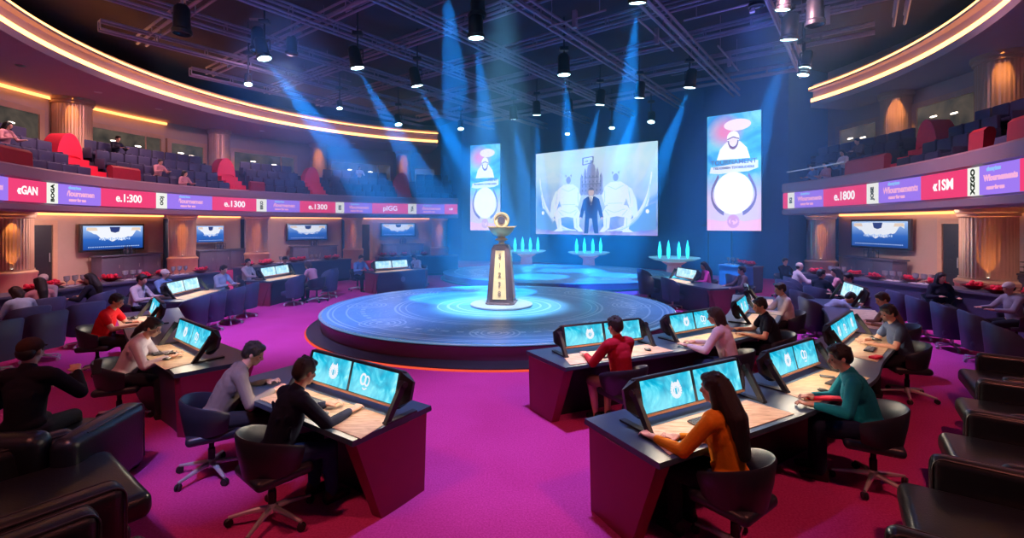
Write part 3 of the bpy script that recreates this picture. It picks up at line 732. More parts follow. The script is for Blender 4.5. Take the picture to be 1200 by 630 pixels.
def mainscreen(nt, v):
    x, y, z = sep(nt, v)[:3]
    g = ramp(nt, mth(nt, 'ADD', mth(nt, 'MULTIPLY', z, .19), .5), [(0, (.42, .30, .80)), (.12, (.08, .20, .66)), (.38, (.14, .34, .82)), (.6, (.42, .68, .95)), (.8, (.62, .88, 1)), (1, (.55, .85, 1))])
    n = noise(nt, v, .55, 4, 1.8); sw = ramp(nt, n, [(.38, (.0, .0, .0)), (.62, (1, 1, 1))])
    c = mixc(nt, mth(nt, 'MULTIPLY', sw, .35), g, (.95, .97, 1.0))
    r2 = mth(nt, 'ADD', mth(nt, 'POWER', mth(nt, 'MULTIPLY', x, .36), 2), mth(nt, 'POWER', mth(nt, 'MULTIPLY', mth(nt, 'SUBTRACT', z, .2), .40), 2))
    return mixc(nt, ramp(nt, r2, [(.05, (.8, .8, .8)), (.8, (0, 0, 0))]), c, (.62, .72, .96)), 1.35
M_main = screen_mat('main_screen_picture', mainscreen)
SP0, SP1 = (1.51, 29.6), (7.68, 24.8)
bs, L, hh = display('stage_screen', SP0, SP1, 1.86, 6.88, M_main, 'big stage screen showing a suited man between two pale statues')
# slanted photo outline comes from the angled wall itself
sx, sz = L / 2, hh / 2
M_suit = flat('pic_navy', (.06, .09, .34), .85); M_lil = flat('pic_lilac', (.46, .50, .86), .85); M_wht = flat('pic_white', (1, 1, 1), 1.45); M_stw = flat('pic_statue', (.80, .86, 1.0), 1.45); M_grey = flat('pic_slate', (.22, .24, .5), .85)
M_face = flat('pic_skin', (.80, .62, .68), 1.15); M_sky = flat('pic_sky', (.20, .45, .90), 1.15); M_rose = flat('pic_rose', (.85, .40, .72), 1.15)
M_wash2 = flat('pic_mist', (.72, .86, 1.0), 1.45); M_skyl = flat('pic_pale_sky', (.45, .68, .98), 1.45)
# swirls
for s_ in (-1, 1):
    for kk in range(6):
        pts = [(s_ * (.26 + kk * .05 + (.66 - kk * .06) * sin(q)), -.9 + (1.35 - .14 * kk) * (1 - cos(q))) for q in [i / 14 * 1.5 for i in range(15)]]
        pic('picture_swirl', stroke(pts, .022 - .002 * kk), (M_stw, M_wash2, M_skyl)[kk % 3], bs, sx, sz)
    # dark blue rocks at the bottom corners
    pic('picture_rock', [[(s_ * .98, -.30), (s_ * .84, -.38), (s_ * .72, -.62), (s_ * .66, -.80), (s_ * .80, -.90), (s_ * .98, -.86)], [(s_ * .64, -.66), (s_ * .52, -.84), (s_ * .60, -.93), (s_ * .76, -.90)]], M_sky, bs, sx, sz)
    pic('picture_glint', [circ(s_ * .86, -.48, .025, .045)], M_wht, bs, sx, sz)
    # seated horned statues
    c = s_ * .39
    def q_(*p): return [(c + s_ * a, b) for a, b in p]
    pic('picture_cape', [q_((.10, .12), (.24, .03), (.31, -.22), (.34, -.56), (.27, -.62), (.21, -.40), (.14, -.10))], M_wash2, bs, sx, sz)
    pic('picture_statue', [q_((-.08, .19), (.08, .19), (.19, .08), (.18, -.12), (.12, -.36), (-.12, -.36), (-.16, -.12), (-.18, .08)), q_((-.16, .10), (-.22, -.10), (-.17, -.34), (-.11, -.30), (-.14, -.08)), q_((.16, .08), (.23, -.08), (.27, -.36), (.21, -.40), (.16, -.12)),
                           q_((-.15, -.34), (.17, -.34), (.27, -.52), (.20, -.62), (.02, -.58), (-.14, -.62), (-.22, -.52)), q_((.14, -.55), (.25, -.55), (.20, -.86), (.27, -.93), (.10, -.93), (.12, -.80)), q_((-.20, -.54), (-.08, -.56), (-.10, -.84), (-.18, -.93), (-.26, -.93), (-.19, -.80))], M_stw, bs, sx, sz)
    folds = [q_(*z) for z in (((-.12, .10), (0, .02), (.12, .10)), ((-.12, -.29), (.12, -.29)), ((-.14, -.42), (-.02, -.50), (.14, -.42)), ((.20, -.02), (.23, -.30)), ((-.17, .0), (-.17, -.26)), ((.17, -.62), (.17, -.84)), ((-.14, -.62), (-.15, -.84)), ((.18, -.44), (.10, -.56)), ((-.16, -.44), (-.10, -.56)))]
    for z in folds: pic('picture_fold', stroke(z, .010), M_skyl, bs, sx, sz, y=-.031)
    pic('picture_statue_face', [circ(c, .29, .042, .085), [(c - .05, .35), (c - .06, .43), (c - .03, .40)], [(c + .05, .35), (c + .06, .43), (c + .03, .40)]], M_lil, bs, sx, sz)
# plain spires in the middle
tw = []
for x, w, h0, h1 in [(-.16, .05, .10, .30), (-.10, .05, .10, .42), (.10, .05, .10, .42), (.16, .05, .10, .30), (0, .09, .08, .60), (-.05, .04, .1, .50), (.05, .04, .1, .50)]:
    tw.append([(x - w / 2, h0 - .18), (x + w / 2, h0 - .18), (x + w / 2, h1), (x, h1 + .13), (x - w / 2, h1)])
pic('picture_spires', tw + [[(-.2, -.05), (.2, -.05), (.17, .16), (-.17, .16)]], M_lil, bs, sx, sz)
pic('picture_spire_detail', [[(x - .008, z - .02), (x + .008, z - .02), (x + .008, z + .03), (x - .008, z + .03)] for x in (-.15, -.09, -.03, .03, .09, .15) for z in (.02, .12, .22, .34)] + stroke([(-.16, .17), (.16, .17)], .02) + stroke([(-.12, .32), (.12, .32)], .015), M_grey, bs, sx, sz)
# boxy emblem at the top
pic('picture_emblem', stroke([(-.14, .62), (-.14, .78), (.03, .80), (.03, .66), (-.14, .62)], .018) + stroke([(-.10, .70), (-.05, .70)], .02) + stroke([(-.02, .70), (.03, .70)], .018), M_grey, bs, sx, sz, y=-.03)
# suited man standing
pic('picture_man', [[(-.06, -.12), (.06, -.12), (.13, -.18), (.17, -.40), (.20, -.60), (.15, -.62), (.11, -.42), (.10, -.55), (.12, -.97), (.05, -.97), (.01, -.62), (-.03, -.62), (-.05, -.97), (-.12, -.97), (-.10, -.55), (-.11, -.42), (-.15, -.62), (-.20, -.60), (-.17, -.40), (-.13, -.18)]], M_suit, bs, sx, sz, y=-.032)
pic('picture_shirt', [[(-.03, -.12), (.03, -.12), (0, -.32)]], M_wht, bs, sx, sz, y=-.034)
pic('picture_tie', [[(-.008, -.13), (.008, -.13), (.01, -.3), (-.01, -.3)]], M_grey, bs, sx, sz, y=-.036)
pic('picture_head', [circ(0, -.02, .045, .09)], M_face, bs, sx, sz, y=-.034)
pic('picture_hair', [circ(0, .02, .048, .07, 16, .1, pi - .1)], M_grey, bs, sx, sz, y=-.036)
pic('picture_hand', [circ(s_ * .175, -.62, .018, .03, 10) for s_ in (-1, 1)], M_face, bs, sx, sz, y=-.034)

def bannermat(nt, v):
    x, y, z = sep(nt, v)[:3]
    n = noise(nt, v, 1.1, 4, .6)
    a = ramp(nt, n, [(.35, (.04, .30, .85)), (.5, (.10, .55, .95)), (.68, (.30, .80, .98))])
    top = mth(nt, 'ADD', mth(nt, 'MULTIPLY', z, .19), .5)
    c = mixc(nt, ramp(nt, top, [(.28, (1, 1, 1)), (.50, (0, 0, 0))]), a, (.80, .66, .96))
    d = mth(nt, 'SQRT', mth(nt, 'ADD', mth(nt, 'POWER', mth(nt, 'ADD', x, .35), 2), mth(nt, 'POWER', mth(nt, 'SUBTRACT', z, 1.9), 2)))
    return mixc(nt, ramp(nt, d, [(.2, (1, 1, 1)), (.85, (0, 0, 0))]), c, (.95, .28, .58)), 1.3
M_ban = screen_mat('banner_picture', bannermat)
for p0, p1, z0, z1, lab in (((-2.70, 30.5), (-.75, 29.75), 2.08, 7.57, 'tall banner screen left of the big stage screen'), ((9.30, 22.40), (11.10, 20.95), 2.18, 7.58, 'tall banner screen right of the big stage screen')):
    r, L, hh = display('banner_screen', p0, p1, z0, z1, M_ban, lab); a, b = L / 2, hh / 2
    pic('picture_cloud', [circ(.15, .80, .5, .10)], flat('pic_peach', (.98, .80, .86), 1.45), r, a, b, y=-.012)
    pic('picture_figure', [circ(0, .58, .23, .12), [(-.25, .52), (.25, .52), (.50, .40), (.62, .22), (-.62, .22), (-.50, .40)]], M_wht, r, a, b, y=-.015)
    pic('picture_figure_face', [circ(0, .54, .15, .075)], flat('pic_blush', (.93, .80, .9), 1.45), r, a, b, y=-.017)
    pic('picture_figure_line', stroke(circ(0, .54, .18, .13, 14, pi, 2 * pi), .05) + stroke([(-.22, .56), (0, .60), (.22, .56)], .02), flat('pic_plum', (.36, .18, .5), .85), r, a, b, y=-.019)
    pic('picture_panel', [[(-.85, .10), (.9, .18), (.9, .05), (.55, .0), (-.55, -.02), (-.9, .0)]], M_stw, r, a, b, y=-.013)
    o = put('lettering', text_mesh('TOURNAMENT', a * .25, M_grey, .004), r, 0, b * .17, -.02)
    o = put('lettering', text_mesh('TEEXEEMEN TDOREUDIERE', a * .125, M_grey, .006), r, 0, b * .075, -.02)
    pic('picture_orb', [circ(0, -.36, .72, .36, 32)], M_wht, r, a, b, y=-.014)
    pic('picture_orb_outline', stroke([(-.55 - .0 , -.05)] + circ(0, -.38, .82, .36, 28, pi * .86, pi * 1.36), .07), flat('pic_violet', (.34, .26, .62), .85), r, a, b, y=-.016)
    pic('picture_orb_outline', stroke(circ(0, -.38, .82, .36, 28, -pi * .36, pi * .14) + [(.55, -.05)], .07), flat('pic_violet', (.34, .26, .62), .85), r, a, b, y=-.016)
    pic('picture_ground', [[(-1, -1), (1, -1), (1, -.80), (.4, -.84), (0, -.80), (-.4, -.84), (-1, -.80)]], flat('pic_pink', (.92, .52, .80), 1.45), r, a, b, y=-.0135)
    pic('picture_crest', stroke(circ(0, -.84, .20, .085, 20) + [(.20, -.84)], .06) + stroke(circ(0, -.84, .09, .04, 14, 0, 4.6), .05), M_rose, r, a, b, y=-.018)
# faint service door in the back wall right of the crystal lamps
w = empty('door_4', (10.02, 22.66, 0), atan2(-2.4, 2.8)); w['kind'] = 'structure'
fr = MB().box((0, 0, 2.13), (1.12, .08, .06)).box((-.53, 0, 1.05), (.06, .08, 2.1)).box((.53, 0, 1.05), (.06, .08, 2.1)).build('door_frame', M_desknavy, w)
MB().box((0, .01, 1.05), (1.0, .05, 2.1)).build('door_leaf', M_backwall, w)
MB().box((-.2, 0, 2.42), (1.3, .06, .05)).box((-.2, -.01, 2.52), (.9, .06, .08)).build('door_sign', M_cab, w)

# ---------------------------------------------------------------- lighting grid
U, VV = V((.6, .8, 0)), V((.8, -.6, 0)); G0 = V((-3.45, 13.0, 8.7)); GS = 2.85
def truss(p, q):
    mb = MB(); d = (q - p); L = d.length; d.normalize(); n = V((-d.y, d.x, 0))
    for s_ in (-1, 1):
        for dz in (-.14, .14): 
            mb.tube([p + n * s_ * .13 + V((0, 0, dz)), q + n * s_ * .13 + V((0, 0, dz))], .045, 6)
    k = int(L / 1.4)
    for i in range(k):
        a = p + d * (i * L / k); b = p + d * ((i + 1) * L / k)
        for s_ in (-1, 1):
            dz = .14 if i % 2 else -.14
            mb.tube([a + n * s_ * .12 + V((0, 0, .14)), a + n * s_ * .12 + V((0, 0, -.14))], .02, 5)
        mb.tube([a + n * .12 + V((0, 0, .14)), a - n * .12 + V((0, 0, .14))], .016, 5)
    return mb
def clip_run(o, d, r):
    oc = V((CC[0], CC[1], o.z)); w = o - oc; b = w.dot(d); c = w.dot(w) - r * r; s_ = b * b - c
    if s_ <= 0: return None
    s_ = sqrt(s_); return o + d * (-b - s_), o + d * (-b + s_)
for j in range(-5, 5):
    rr = clip_run(G0 + VV * GS * j, U, 12.7)
    if rr: tag(truss(*rr).build('lighting_truss', M_truss), 'dark steel ceiling truss running diagonally away to the right', 'truss', 'ceiling trusses running to the right')
for i in range(-4, 6):
    rr = clip_run(G0 + U * GS * i + V((0, 0, -.02)), VV, 12.7)
    if rr: tag(truss(rr[0] + V((0, 0, .32)), rr[1] + V((0, 0, .32))).build('lighting_truss', M_truss), 'dark steel ceiling truss running diagonally away to the left', 'truss', 'ceiling trusses running to the left')
rnd = random.Random(3)
for k in range(16):
    a = rnd.uniform(0, 2 * pi); r_ = rnd.uniform(2, 11.5); c = V((CC[0] + r_ * cos(a), CC[1] + r_ * sin(a), rnd.choice([8.45, 9.2, 9.3]))); dd = U if k % 2 else VV; l = rnd.uniform(1.5, 4)
    mb = MB(); mb.tube([c - dd * l / 2, c + dd * l / 2], .03, 6)
    if c.z < 9: mb.box(c, (.12, .12, .5), atan2(dd.y, dd.x)); 
    for q in (-.4, .4): mb.tube([c + dd * l * q, V((*(c + dd * l * q).xy, 9.58))], .012, 5)
    tag(mb.build('ceiling_conduit', M_truss), 'thin metal conduit hanging below the dark ceiling', 'conduit', 'ceiling conduits')

# ---------------------------------------------------------------- stage lamps
def lamp_mesh():
    h = MB().lathe([(0, .62), (.12, .62), (.17, .55), (.18, .12), (.21, .08), (.21, 0), (.185, 0), (.185, .03), (.16, .06)], 20).mesh('housing', M_black)
    l = MB().lathe([(0, .012), (.18, .012), (.18, .03), (0, .03)], 20).mesh('lens', M_lens)
    return h, l
LH, LL = lamp_mesh()
def stage_lamp(px, py, z, aim, e, size, sc, w, beam=15):
    d = (z - H) * F / (YH - py); x = (px - 600) / F * d; p = V((x, d, z))
    r = empty('stage_lamp', p, 0, w, 'stage lamp')
    dirv = (V(aim) - p).normalized(); q = (dirv + V((0, 0, -1.6))).to_track_quat('-Z', 'Y')
    for nm, me in (('housing', LH), ('lens', LL)):
        o = link(nm, me, None, r); o.rotation_mode = 'QUATERNION'; o.rotation_quaternion = q; o.scale = (sc * 1.15,) * 3
    yk = MB().tube([(0, 0, .35 * sc), (0, 0, 9.6 - z)], .025, 8)
    yk.box((0, 0, .62 * sc), (.34 * sc, .05, .04)); yk.box((.18 * sc, 0, .45 * sc), (.02, .05, .34 * sc)); yk.box((-.18 * sc, 0, .45 * sc), (.02, .05, .34 * sc))
    yk.rbox((0, 0, 8.5 - z), (.3, .2, .12), .02).build('yoke', M_black, r)
    if e:
        spot('stage_beam', p + dirv * .06, aim, e, BLUE, beam, .35, .05)
T0 = (SX, SY, .4); T1 = (2.2, 20.5, .3)
LAMPS = [(558, 45, 7.6, (-.2, 14.5, .4), 1, 1.0, 'largest blue stage lamp, above the trophy'), (747, 4, 7.9, (3.6, 17.5, .3), 1, .95, 'stage lamp cut by the top edge of the photo, right of centre'),
         (661, 88, 7.6, (2.4, 16.5, .3), 1, 1.0, 'blue stage lamp left of and above the big screen'), (924, 47, 7.6, (7.5, 17.5, .2), 1, 1.0, 'blue stage lamp above the right banner screen'),
         (310, 69, 7.4, (-1.6, 13.4, .4), 1, .9, 'leftmost blue stage lamp, tilted toward the stage'), (419, 80, 7.4, (-1.0, 16, .4), 1, .95, 'second blue stage lamp from the left'),
         (489, 101, 7.5, (1.0, 19.5, .3), 1, .95, 'third blue stage lamp from the left'), (808, 103, 7.5, (4.5, 20.0, .3), 1, .95, 'blue stage lamp left of the right banner screen'),
         (749, 115, 7.5, (3.4, 22, .3), 1, .9, 'smaller blue stage lamp above the right end of the big screen'), (703, 123, 7.5, (2.2, 22, .3), 1, .9, 'small blue stage lamp over the middle of the big screen'),
         (667, 131, 7.5, (3.0, 25, .3), 1, .8, 'small blue stage lamp above the big screen left half'), (629, 135, 7.5, (1.6, 24.0, .3), 1, .9, 'small blue stage lamp at the left corner of the big screen'),
         (602, 140, 7.5, (1.4, 26, .3), 1, .9, 'small blue stage lamp above the gap beside the left banner'), (520, -45, 8.2, (-1.4, 17.0, .4), 1, 1.0, 'stage lamp above the frame sending a beam past the largest lamp'),
         (917, 12, 7.9, (6, 16, 1), 0, .8, 'white lamp at the top right beside the lamp rack'), (943, 80, 7.6, (6, 16, 1), 0, .8, 'upper of two small white lamps at the right end of the grid'),
         (941, 88, 7.4, (6, 16, 1), 0, .8, 'lower of two small white lamps at the right end of the grid'), (467, 146, 7.5, (0, 16, 1), 0, .8, 'small lamp above the far end of the left cove'),
         (540, 151, 7.5, (0, 16, 1), 0, .7, 'tiny lamp above the left banner screen'), (763, 143, 7.5, (2, 16, 1), 0, .8, 'tiny lamp near the upper right corner of the big screen'),
         (717, 150, 7.5, (2, 16, 1), 0, .65, 'tiny lamp just above the big screen centre'), (665, 157, 7.4, (2, 16, 1), 0, .6, 'faint tiny lamp just above the big screen left part'),
         (398, 127, 7.6, (-1, 12, 1), 0, .55, 'tiny lamp over the middle of the left cove'), (291, 99, 7.4, (-4, 9, 1), 0, .6, 'pale tiny lamp near the left cove')]
BE = 46000
for px, py, z, aim, on, sc, w in LAMPS: stage_lamp(px, py, z, aim, BE * on, 0, sc, w)
# dark lamp heads without light on the grid
for px, py, z, w in ((213, 40, 7.4, 'dark unlit lamp head hanging at upper left'), (302, 60, 7.9, 'dark unlit lamp head behind the leftmost blue lamp'), (955, 30, 7.5, 'dark lamp rack hanging at the right end of the grid'), (560, 20, 8.1, 'dark lamp housing behind the largest blue lamp')):
    d = (z - H) * F / (YH - py); x = (px - 600) / F * d
    r = empty('lamp_head', (x, d, z), 0, w, 'stage lamp')
    o = link('housing', LH, None, r); o.scale = (1.1, 1.1, 1.2)
    MB().tube([(0, 0, .5), (0, 0, 8.55 - z)], .03, 8).box((0, 0, 1.0), (.5, .06, .06)).build('yoke', M_truss, r)
# housings made up for the added wash lamps
for i, (a, b, e, c, s_) in enumerate(ADDED_WASH):
    r = empty('added_wash_lamp', (a[0], a[1], a[2] + .02), 0, None, 'stage lamp'); tag(r, 'added round wash lamp hung below the ceiling grid', 'stage lamp', 'added wash lamps')
    o = link('housing', LH, None, r); o.location = (0, 0, .03)
    if i < 3: point('truss_fill_light', (a[0], a[1], a[2] - .5), 50, (.28, .30, 1.0), .3)  # extra point light added to brighten the trusses
    MB().tube([(0, 0, .6), (0, 0, 9.55 - a[2])], .03, 8).build('yoke', M_truss, r)

# ---------------------------------------------------------------- thin stage haze
hz = MB().box((1.5, 19.6, 4.9), (20.0, 17.5, 9.1)).build('haze', None); tag(hz, 'thin blue-lit stage haze hanging above the stages', 'haze', kind='stuff')
hm = bpy.data.materials.new('stage_haze'); hm.use_nodes = True; nt = hm.node_tree; nt.nodes.clear()
o_ = nt.nodes.new('ShaderNodeOutputMaterial'); vs_ = nt.nodes.new('ShaderNodeVolumeScatter'); vs_.inputs['Color'].default_value = (.22, .62, 1, 1); vs_.inputs['Density'].default_value = .03; vs_.inputs['Anisotropy'].default_value = .1
va_ = nt.nodes.new('ShaderNodeVolumeAbsorption'); va_.inputs['Color'].default_value = (.22, .62, 1, 1); va_.inputs['Density'].default_value = .03
ad_ = nt.nodes.new('ShaderNodeAddShader'); nt.links.new(vs_.outputs[0], ad_.inputs[0]); nt.links.new(va_.outputs[0], ad_.inputs[1]); nt.links.new(ad_.outputs[0], o_.inputs['Volume']); hz.data.materials.append(hm)
# ---------------------------------------------------------------- desks
def smooth_path(pts, step=.12):
    P = [V(p) for p in pts]
    if len(P) == 2: P = [P[0], (P[0] + P[1]) / 2, P[1]]
    E = [P[0] * 2 - P[1]] + P + [P[-1] * 2 - P[-2]]; out = []
    for i in range(1, len(E) - 2):
        a, b, c, d = E[i - 1:i + 3]; n = max(2, int((c - b).length / step))
        for k in range(n):
            t = k / n; out.append(.5 * ((2 * b) + (c - a) * t + (2 * a - 5 * b + 4 * c - d) * t * t + (3 * b - a - 3 * c + d) * t ** 3))
    out.append(P[-1]); fr = []
    for i, p in enumerate(out):
        t = (out[min(i + 1, len(out) - 1)] - out[max(i - 1, 0)]).normalized(); fr.append(((p.x, p.y), (-t.y, t.x)))
    return fr
M_edgeglow = mat('desk_edge', (.05, .07, .12), .3)
def desk(pts, label, solid=False, red=M_deskred, h=.76, emblem=None):
    fr = smooth_path(pts); c = fr[len(fr) // 2][0]
    r = empty('gaming_desk', (c[0], c[1], 0), 0, label, 'desk')
    fr = [((p[0] - c[0], p[1] - c[1]), o) for p, o in fr]
    MB().sweep(fr, [(-.50, h - .035), (-.49, h), (.40, h), (.41, h - .035), (.40, h - .05), (-.49, h - .05)]).build('worktop', M_top, r)
    MB().sweep(fr[1:-1], [(.30, 0), (.34, 0), (.37, h - .05), (.33, h - .05)]).build('back_panel', M_desknavy, r)
    if solid: MB().sweep(fr[1:-1], [(-.40, 0), (-.36, 0), (-.42, h - .05), (-.46, h - .05)]).build('front_panel', M_desknavy, r)
    else: MB().sweep(fr[1:-1], [(-.06, 0), (-.02, 0), (-.14, h - .05), (-.18, h - .05)]).build('kick_panel', M_kick, r)
    for i, s_ in ((0, -1), (-1, 1)):
        (px, py), (nx, ny) = fr[i]; tx, ty = ny, -nx
        def P(a, b): return (px + nx * a + tx * b * s_, py + ny * a + ty * b * s_)
        # flared red side: curved outer skin from the user's corner round to the back
        lo = [(-.22, -.06), (-.21, .015), (.0, .02), (.30, .01), (.36, -.06)]; hi = [(-.47, -.10), (-.45, -.01), (.0, .015), (.34, .0), (.385, -.08)]
        vs = [(*P(a, b), 0) for a, b in lo] + [(*P(a, b), h - .05) for a, b in hi] + [(*P(a, b - .035), 0) for a, b in lo] + [(*P(a, b - .035), h - .05) for a, b in hi]
        n = 5; fs = []
        for k in range(n - 1): fs += [(k, k + 1, n + k + 1, n + k), (2 * n + k, 3 * n + k, 3 * n + k + 1, 2 * n + k + 1), (k, 2 * n + k, 2 * n + k + 1, k + 1), (n + k, n + k + 1, 3 * n + k + 1, 3 * n + k)]
        fs += [(0, n, 3 * n, 2 * n), (n - 1, 3 * n - 1, 4 * n - 1, 2 * n - 1)]
        MB().add(vs, fs).build('side_panel', red, r, angle=50)
        if solid:
            MB().add([(*P(-.45, -.02), 0), (*P(.33, -.02), 0), (*P(.36, -.02), h - .05), (*P(-.47, -.02), h - .05), (*P(-.45, -.05), 0), (*P(.33, -.05), 0), (*P(.36, -.05), h - .05), (*P(-.47, -.05), h - .05)], [(0, 1, 2, 3), (7, 6, 5, 4), (0, 4, 5, 1), (1, 5, 6, 2), (2, 6, 7, 3), (3, 7, 4, 0)]).build('side_panel', red, r)
    return r, c
def inlay(r, c, p0, p1, h=.76, ext=.22):
    p0, p1 = V(p0), V(p1); t = (p1 - p0).normalized(); n = V((-t.y, t.x)); a = p0 - t * .05; b = p1 + t * ext
    q = [a - n * .02, b - n * .02, b + t * .08 - n * .44, a - t * .12 - n * .44]
    return MB().prism([(p.x - c[0], p.y - c[1]) for p in q], h + .0015, h + .006).build('inlay', M_wood, r)

# monitors ------------------------------------------------------
def scrmat(nt, v):
    n = noise(nt, v, 5, 5, 1.5); m = noise(nt, v, 2.5, 2)
    a = ramp(nt, n, [(.3, (.0, .22, .42)), (.5, (.01, .46, .68)), (.62, (.10, .68, .85)), (.75, (.45, .88, .95))])
    return mixc(nt, ramp(nt, m, [(.4, (0, 0, 0)), (.7, (.7, .7, .7))]), a, (.35, .85, .95)), 1.15
M_scr = screen_mat('monitor_picture', scrmat); M_scrpale = screen_mat('monitor_picture_pale', lambda nt, v: (ramp(nt, noise(nt, v, 6, 4, 1), [(.3, (.15, .55, .8)), (.6, (.6, .9, 1)), (.75, (.9, 1, 1))]), 1.2))
def logo(x, z, s, kind):
    """white mark in the middle of a monitor picture"""
    mb = MB(); T = Matrix.Translation((x, -.012, z)) @ Matrix.Rotation(R(90), 4, 'X')
    def pr(poly): mb.prism([(a * s, b * s) for a, b in poly], 0, .001, T)
    if kind == 0:      # round head-like blob with inner strokes
        for q in stroke(circ(0, 0, .62, .62, 18) + [(.62, 0)], .42): pr(q)
        for q in stroke([(-.25, -.35), (-.25, .3), (.05, .3)], .14) + stroke([(.18, .35), (.18, -.35)], .14): pr(q)
        pr([(-.7, .5), (-.4, 1.0), (-.2, .6)]); pr([(.7, .5), (.45, 1.05), (.2, .6)])
    else:
        for q in stroke(circ(-.28, .1, .42, .55, 16) + [(.14, .1)], .24): pr(q)
        for q in stroke(circ(.38, .0, .34, .5, 16) + [(.72, 0)], .2): pr(q)
        for q in stroke([(-.2, -.8), (.1, -.95), (.5, -.75)], .16): pr(q)
    return mb
def console(p0, p1, h, label, n=2, hs=.30, pale=False, light=True, logos=True):
    """monitor housing between p0 (left) and p1 (right); faces -normal"""
    p0, p1 = V(p0), V(p1); t = p1 - p0; L = t.length; mid = (p0 + p1) / 2; rz = atan2(t.y, t.x)
    r = empty('monitor_console', (mid.x, mid.y, h), rz, label, 'monitor')
    tilt = Matrix.Translation((0, .02, .075)) @ Matrix.Rotation(R(-14), 4, 'X')
    mb = MB(); x = L / 2
    mb.rbox((0, .045, hs / 2 + .02), (L, .07, hs + .07), .02, 2, M=tilt)
    for s_ in (-1, 1):   # swept end wings
        mb.add([tuple(p) for p in [(s_ * (x - .01), -.0, .0), (s_ * (x - .01), .0, hs + .045), (s_ * (x + .10), .06, hs - .02), (s_ * (x + .10), .06, .08), (s_ * (x - .01), .09, .0), (s_ * (x - .01), .09, hs + .04), (s_ * (x + .09), .10, hs - .03), (s_ * (x + .09), .10, .09)]],
               [(0, 1, 2, 3), (7, 6, 5, 4), (0, 4, 5, 1), (1, 5, 6, 2), (2, 6, 7, 3), (3, 7, 4, 0)], tilt)
    hob = mb.build('housing', M_bezel, r)
    w = (L - .05 * (n + 1)) / n
    for k in range(n):
        cx = -L / 2 + .05 + w / 2 + k * (w + .05)
        me = MB().box((0, 0, 0), (w, .012, hs)).mesh('screen', M_scrpale if pale else M_scr); sc = link('screen', me, None, r)
        sc.location = tilt @ V((cx, .004, hs / 2 + .025)); sc.rotation_euler = (R(-14), 0, 0)
        if logos and not pale: logo((-.16 if k else .14) * w, 0, hs * .32, k % 2).build('screen_mark', M_w1, sc)
    MB().box((0, .0, .008), (L * .96, .02, .02), M=tilt).build('copper_strip', M_copper, r)  # made-up bar under the screens, plain copper, gives no light
    for s_ in (-1, 1):  # side brackets bolted to the desk
        b = MB(); xx = s_ * (x + .05)
        b.add([(xx - .02, -.16, .0), (xx - .02, -.10, .0), (xx - .02, .10, hs + .02), (xx - .02, .05, hs + .06), (xx + .02, -.16, .0), (xx + .02, -.10, .0), (xx + .02, .10, hs + .02), (xx + .02, .05, hs + .06)],
              [(0, 1, 2, 3), (7, 6, 5, 4), (0, 4, 5, 1), (1, 5, 6, 2), (2, 6, 7, 3), (3, 7, 4, 0)])
        b.box((xx, .03, .008), (.06, .36, .016)); b.tube([(xx - .035, .06, hs + .02), (xx + .035, .06, hs + .02)], .03, 10)
        b.build('bracket', M_plastic, r)
    if light:
        l = bpy.data.lights.new('added_desk_light', 'AREA'); l.shape = 'RECTANGLE'; l.size = L * .9; l.size_y = .03; l.energy = 11 * L; l.color = (1, .80, .58); l.spread = R(150)
        o = bpy.data.objects.new('added_desk_light', l); COL.objects.link(o); o.parent = r
        o.location = (0, -.035, hs + .06); o.rotation_euler = (R(-24), 0, 0)  # unseen warm area light added to brighten the inlays
    return r
DESKS = [
 ('A', [(-2.92, 5.47), (-2.28, 5.04), (-1.0, 4.17)], 'front left desk with dark red side where two men sit', False, M_deskred),
 ('B', [(-3.62, 5.72), (-3.91, 5.99), (-4.98, 6.85), (-6.26, 8.2), (-7.3, 9.45)], 'long curved left desk where the lilac top and the red t-shirt sit', False, M_deskred),
 ('C', [(-7.85, 10.45), (-8.0, 11.4), (-8.1, 12.6)], 'curved desk behind the left chairs with four dark empty seats', True, M_desknavy),
 ('E', [(-7.78, 14.3), (-7.62, 15.2), (-7.45, 16.2)], 'small back left desk with red end and two pale screens', True, M_deskred),
 ('F', [(-5.15, 16.95), (-3.55, 18.45)], 'back desk with red end beside the stage, nearest the blue wall', True, M_deskred),
 ('D', [(.40, 6.10), (.64, 6.22), (1.9, 6.77), (2.4, 7.03), (3.34, 7.6), (4.15, 8.4), (4.75, 9.3), (5.4, 10.6), (5.8, 11.4)], 'long inner curved desk right of the stage where the man in red sits', False, M_deskred),
 ('G', [(4.95, 15.7), (5.3, 14.3), (5.75, 12.7)], 'back right desk with purple red end beside the stage', True, M_deskred),
 ('H', [(.84, 3.85), (1.08, 3.98), (2.36, 4.68), (2.74, 4.94), (3.67, 5.57), (4.36, 6.3), (5.5, 7.43), (6.15, 8.4), (6.8, 9.6), (7.25, 10.9)], 'longest outer curved desk on the right where the woman in orange sits', False, M_deskred)]
DK = {k: desk(p, l, s_, m) for k, p, l, s_, m in DESKS}
rF, cF = DK['F']; tF = V((1.6, 1.5)).normalized(); nF = V((-tF.y, tF.x))
eF = MB().lathe([(.07, 0), (.10, 0), (.10, .012), (.07, .012)], 20, Matrix.Rotation(R(90), 4, 'X')).box((0, -.006, 0), (.18, .01, .02)).build('emblem', M_cab, rF); eF.location = (-nF.x * .475, -nF.y * .475, .46); eF.rotation_euler.z = atan2(tF.y, tF.x)
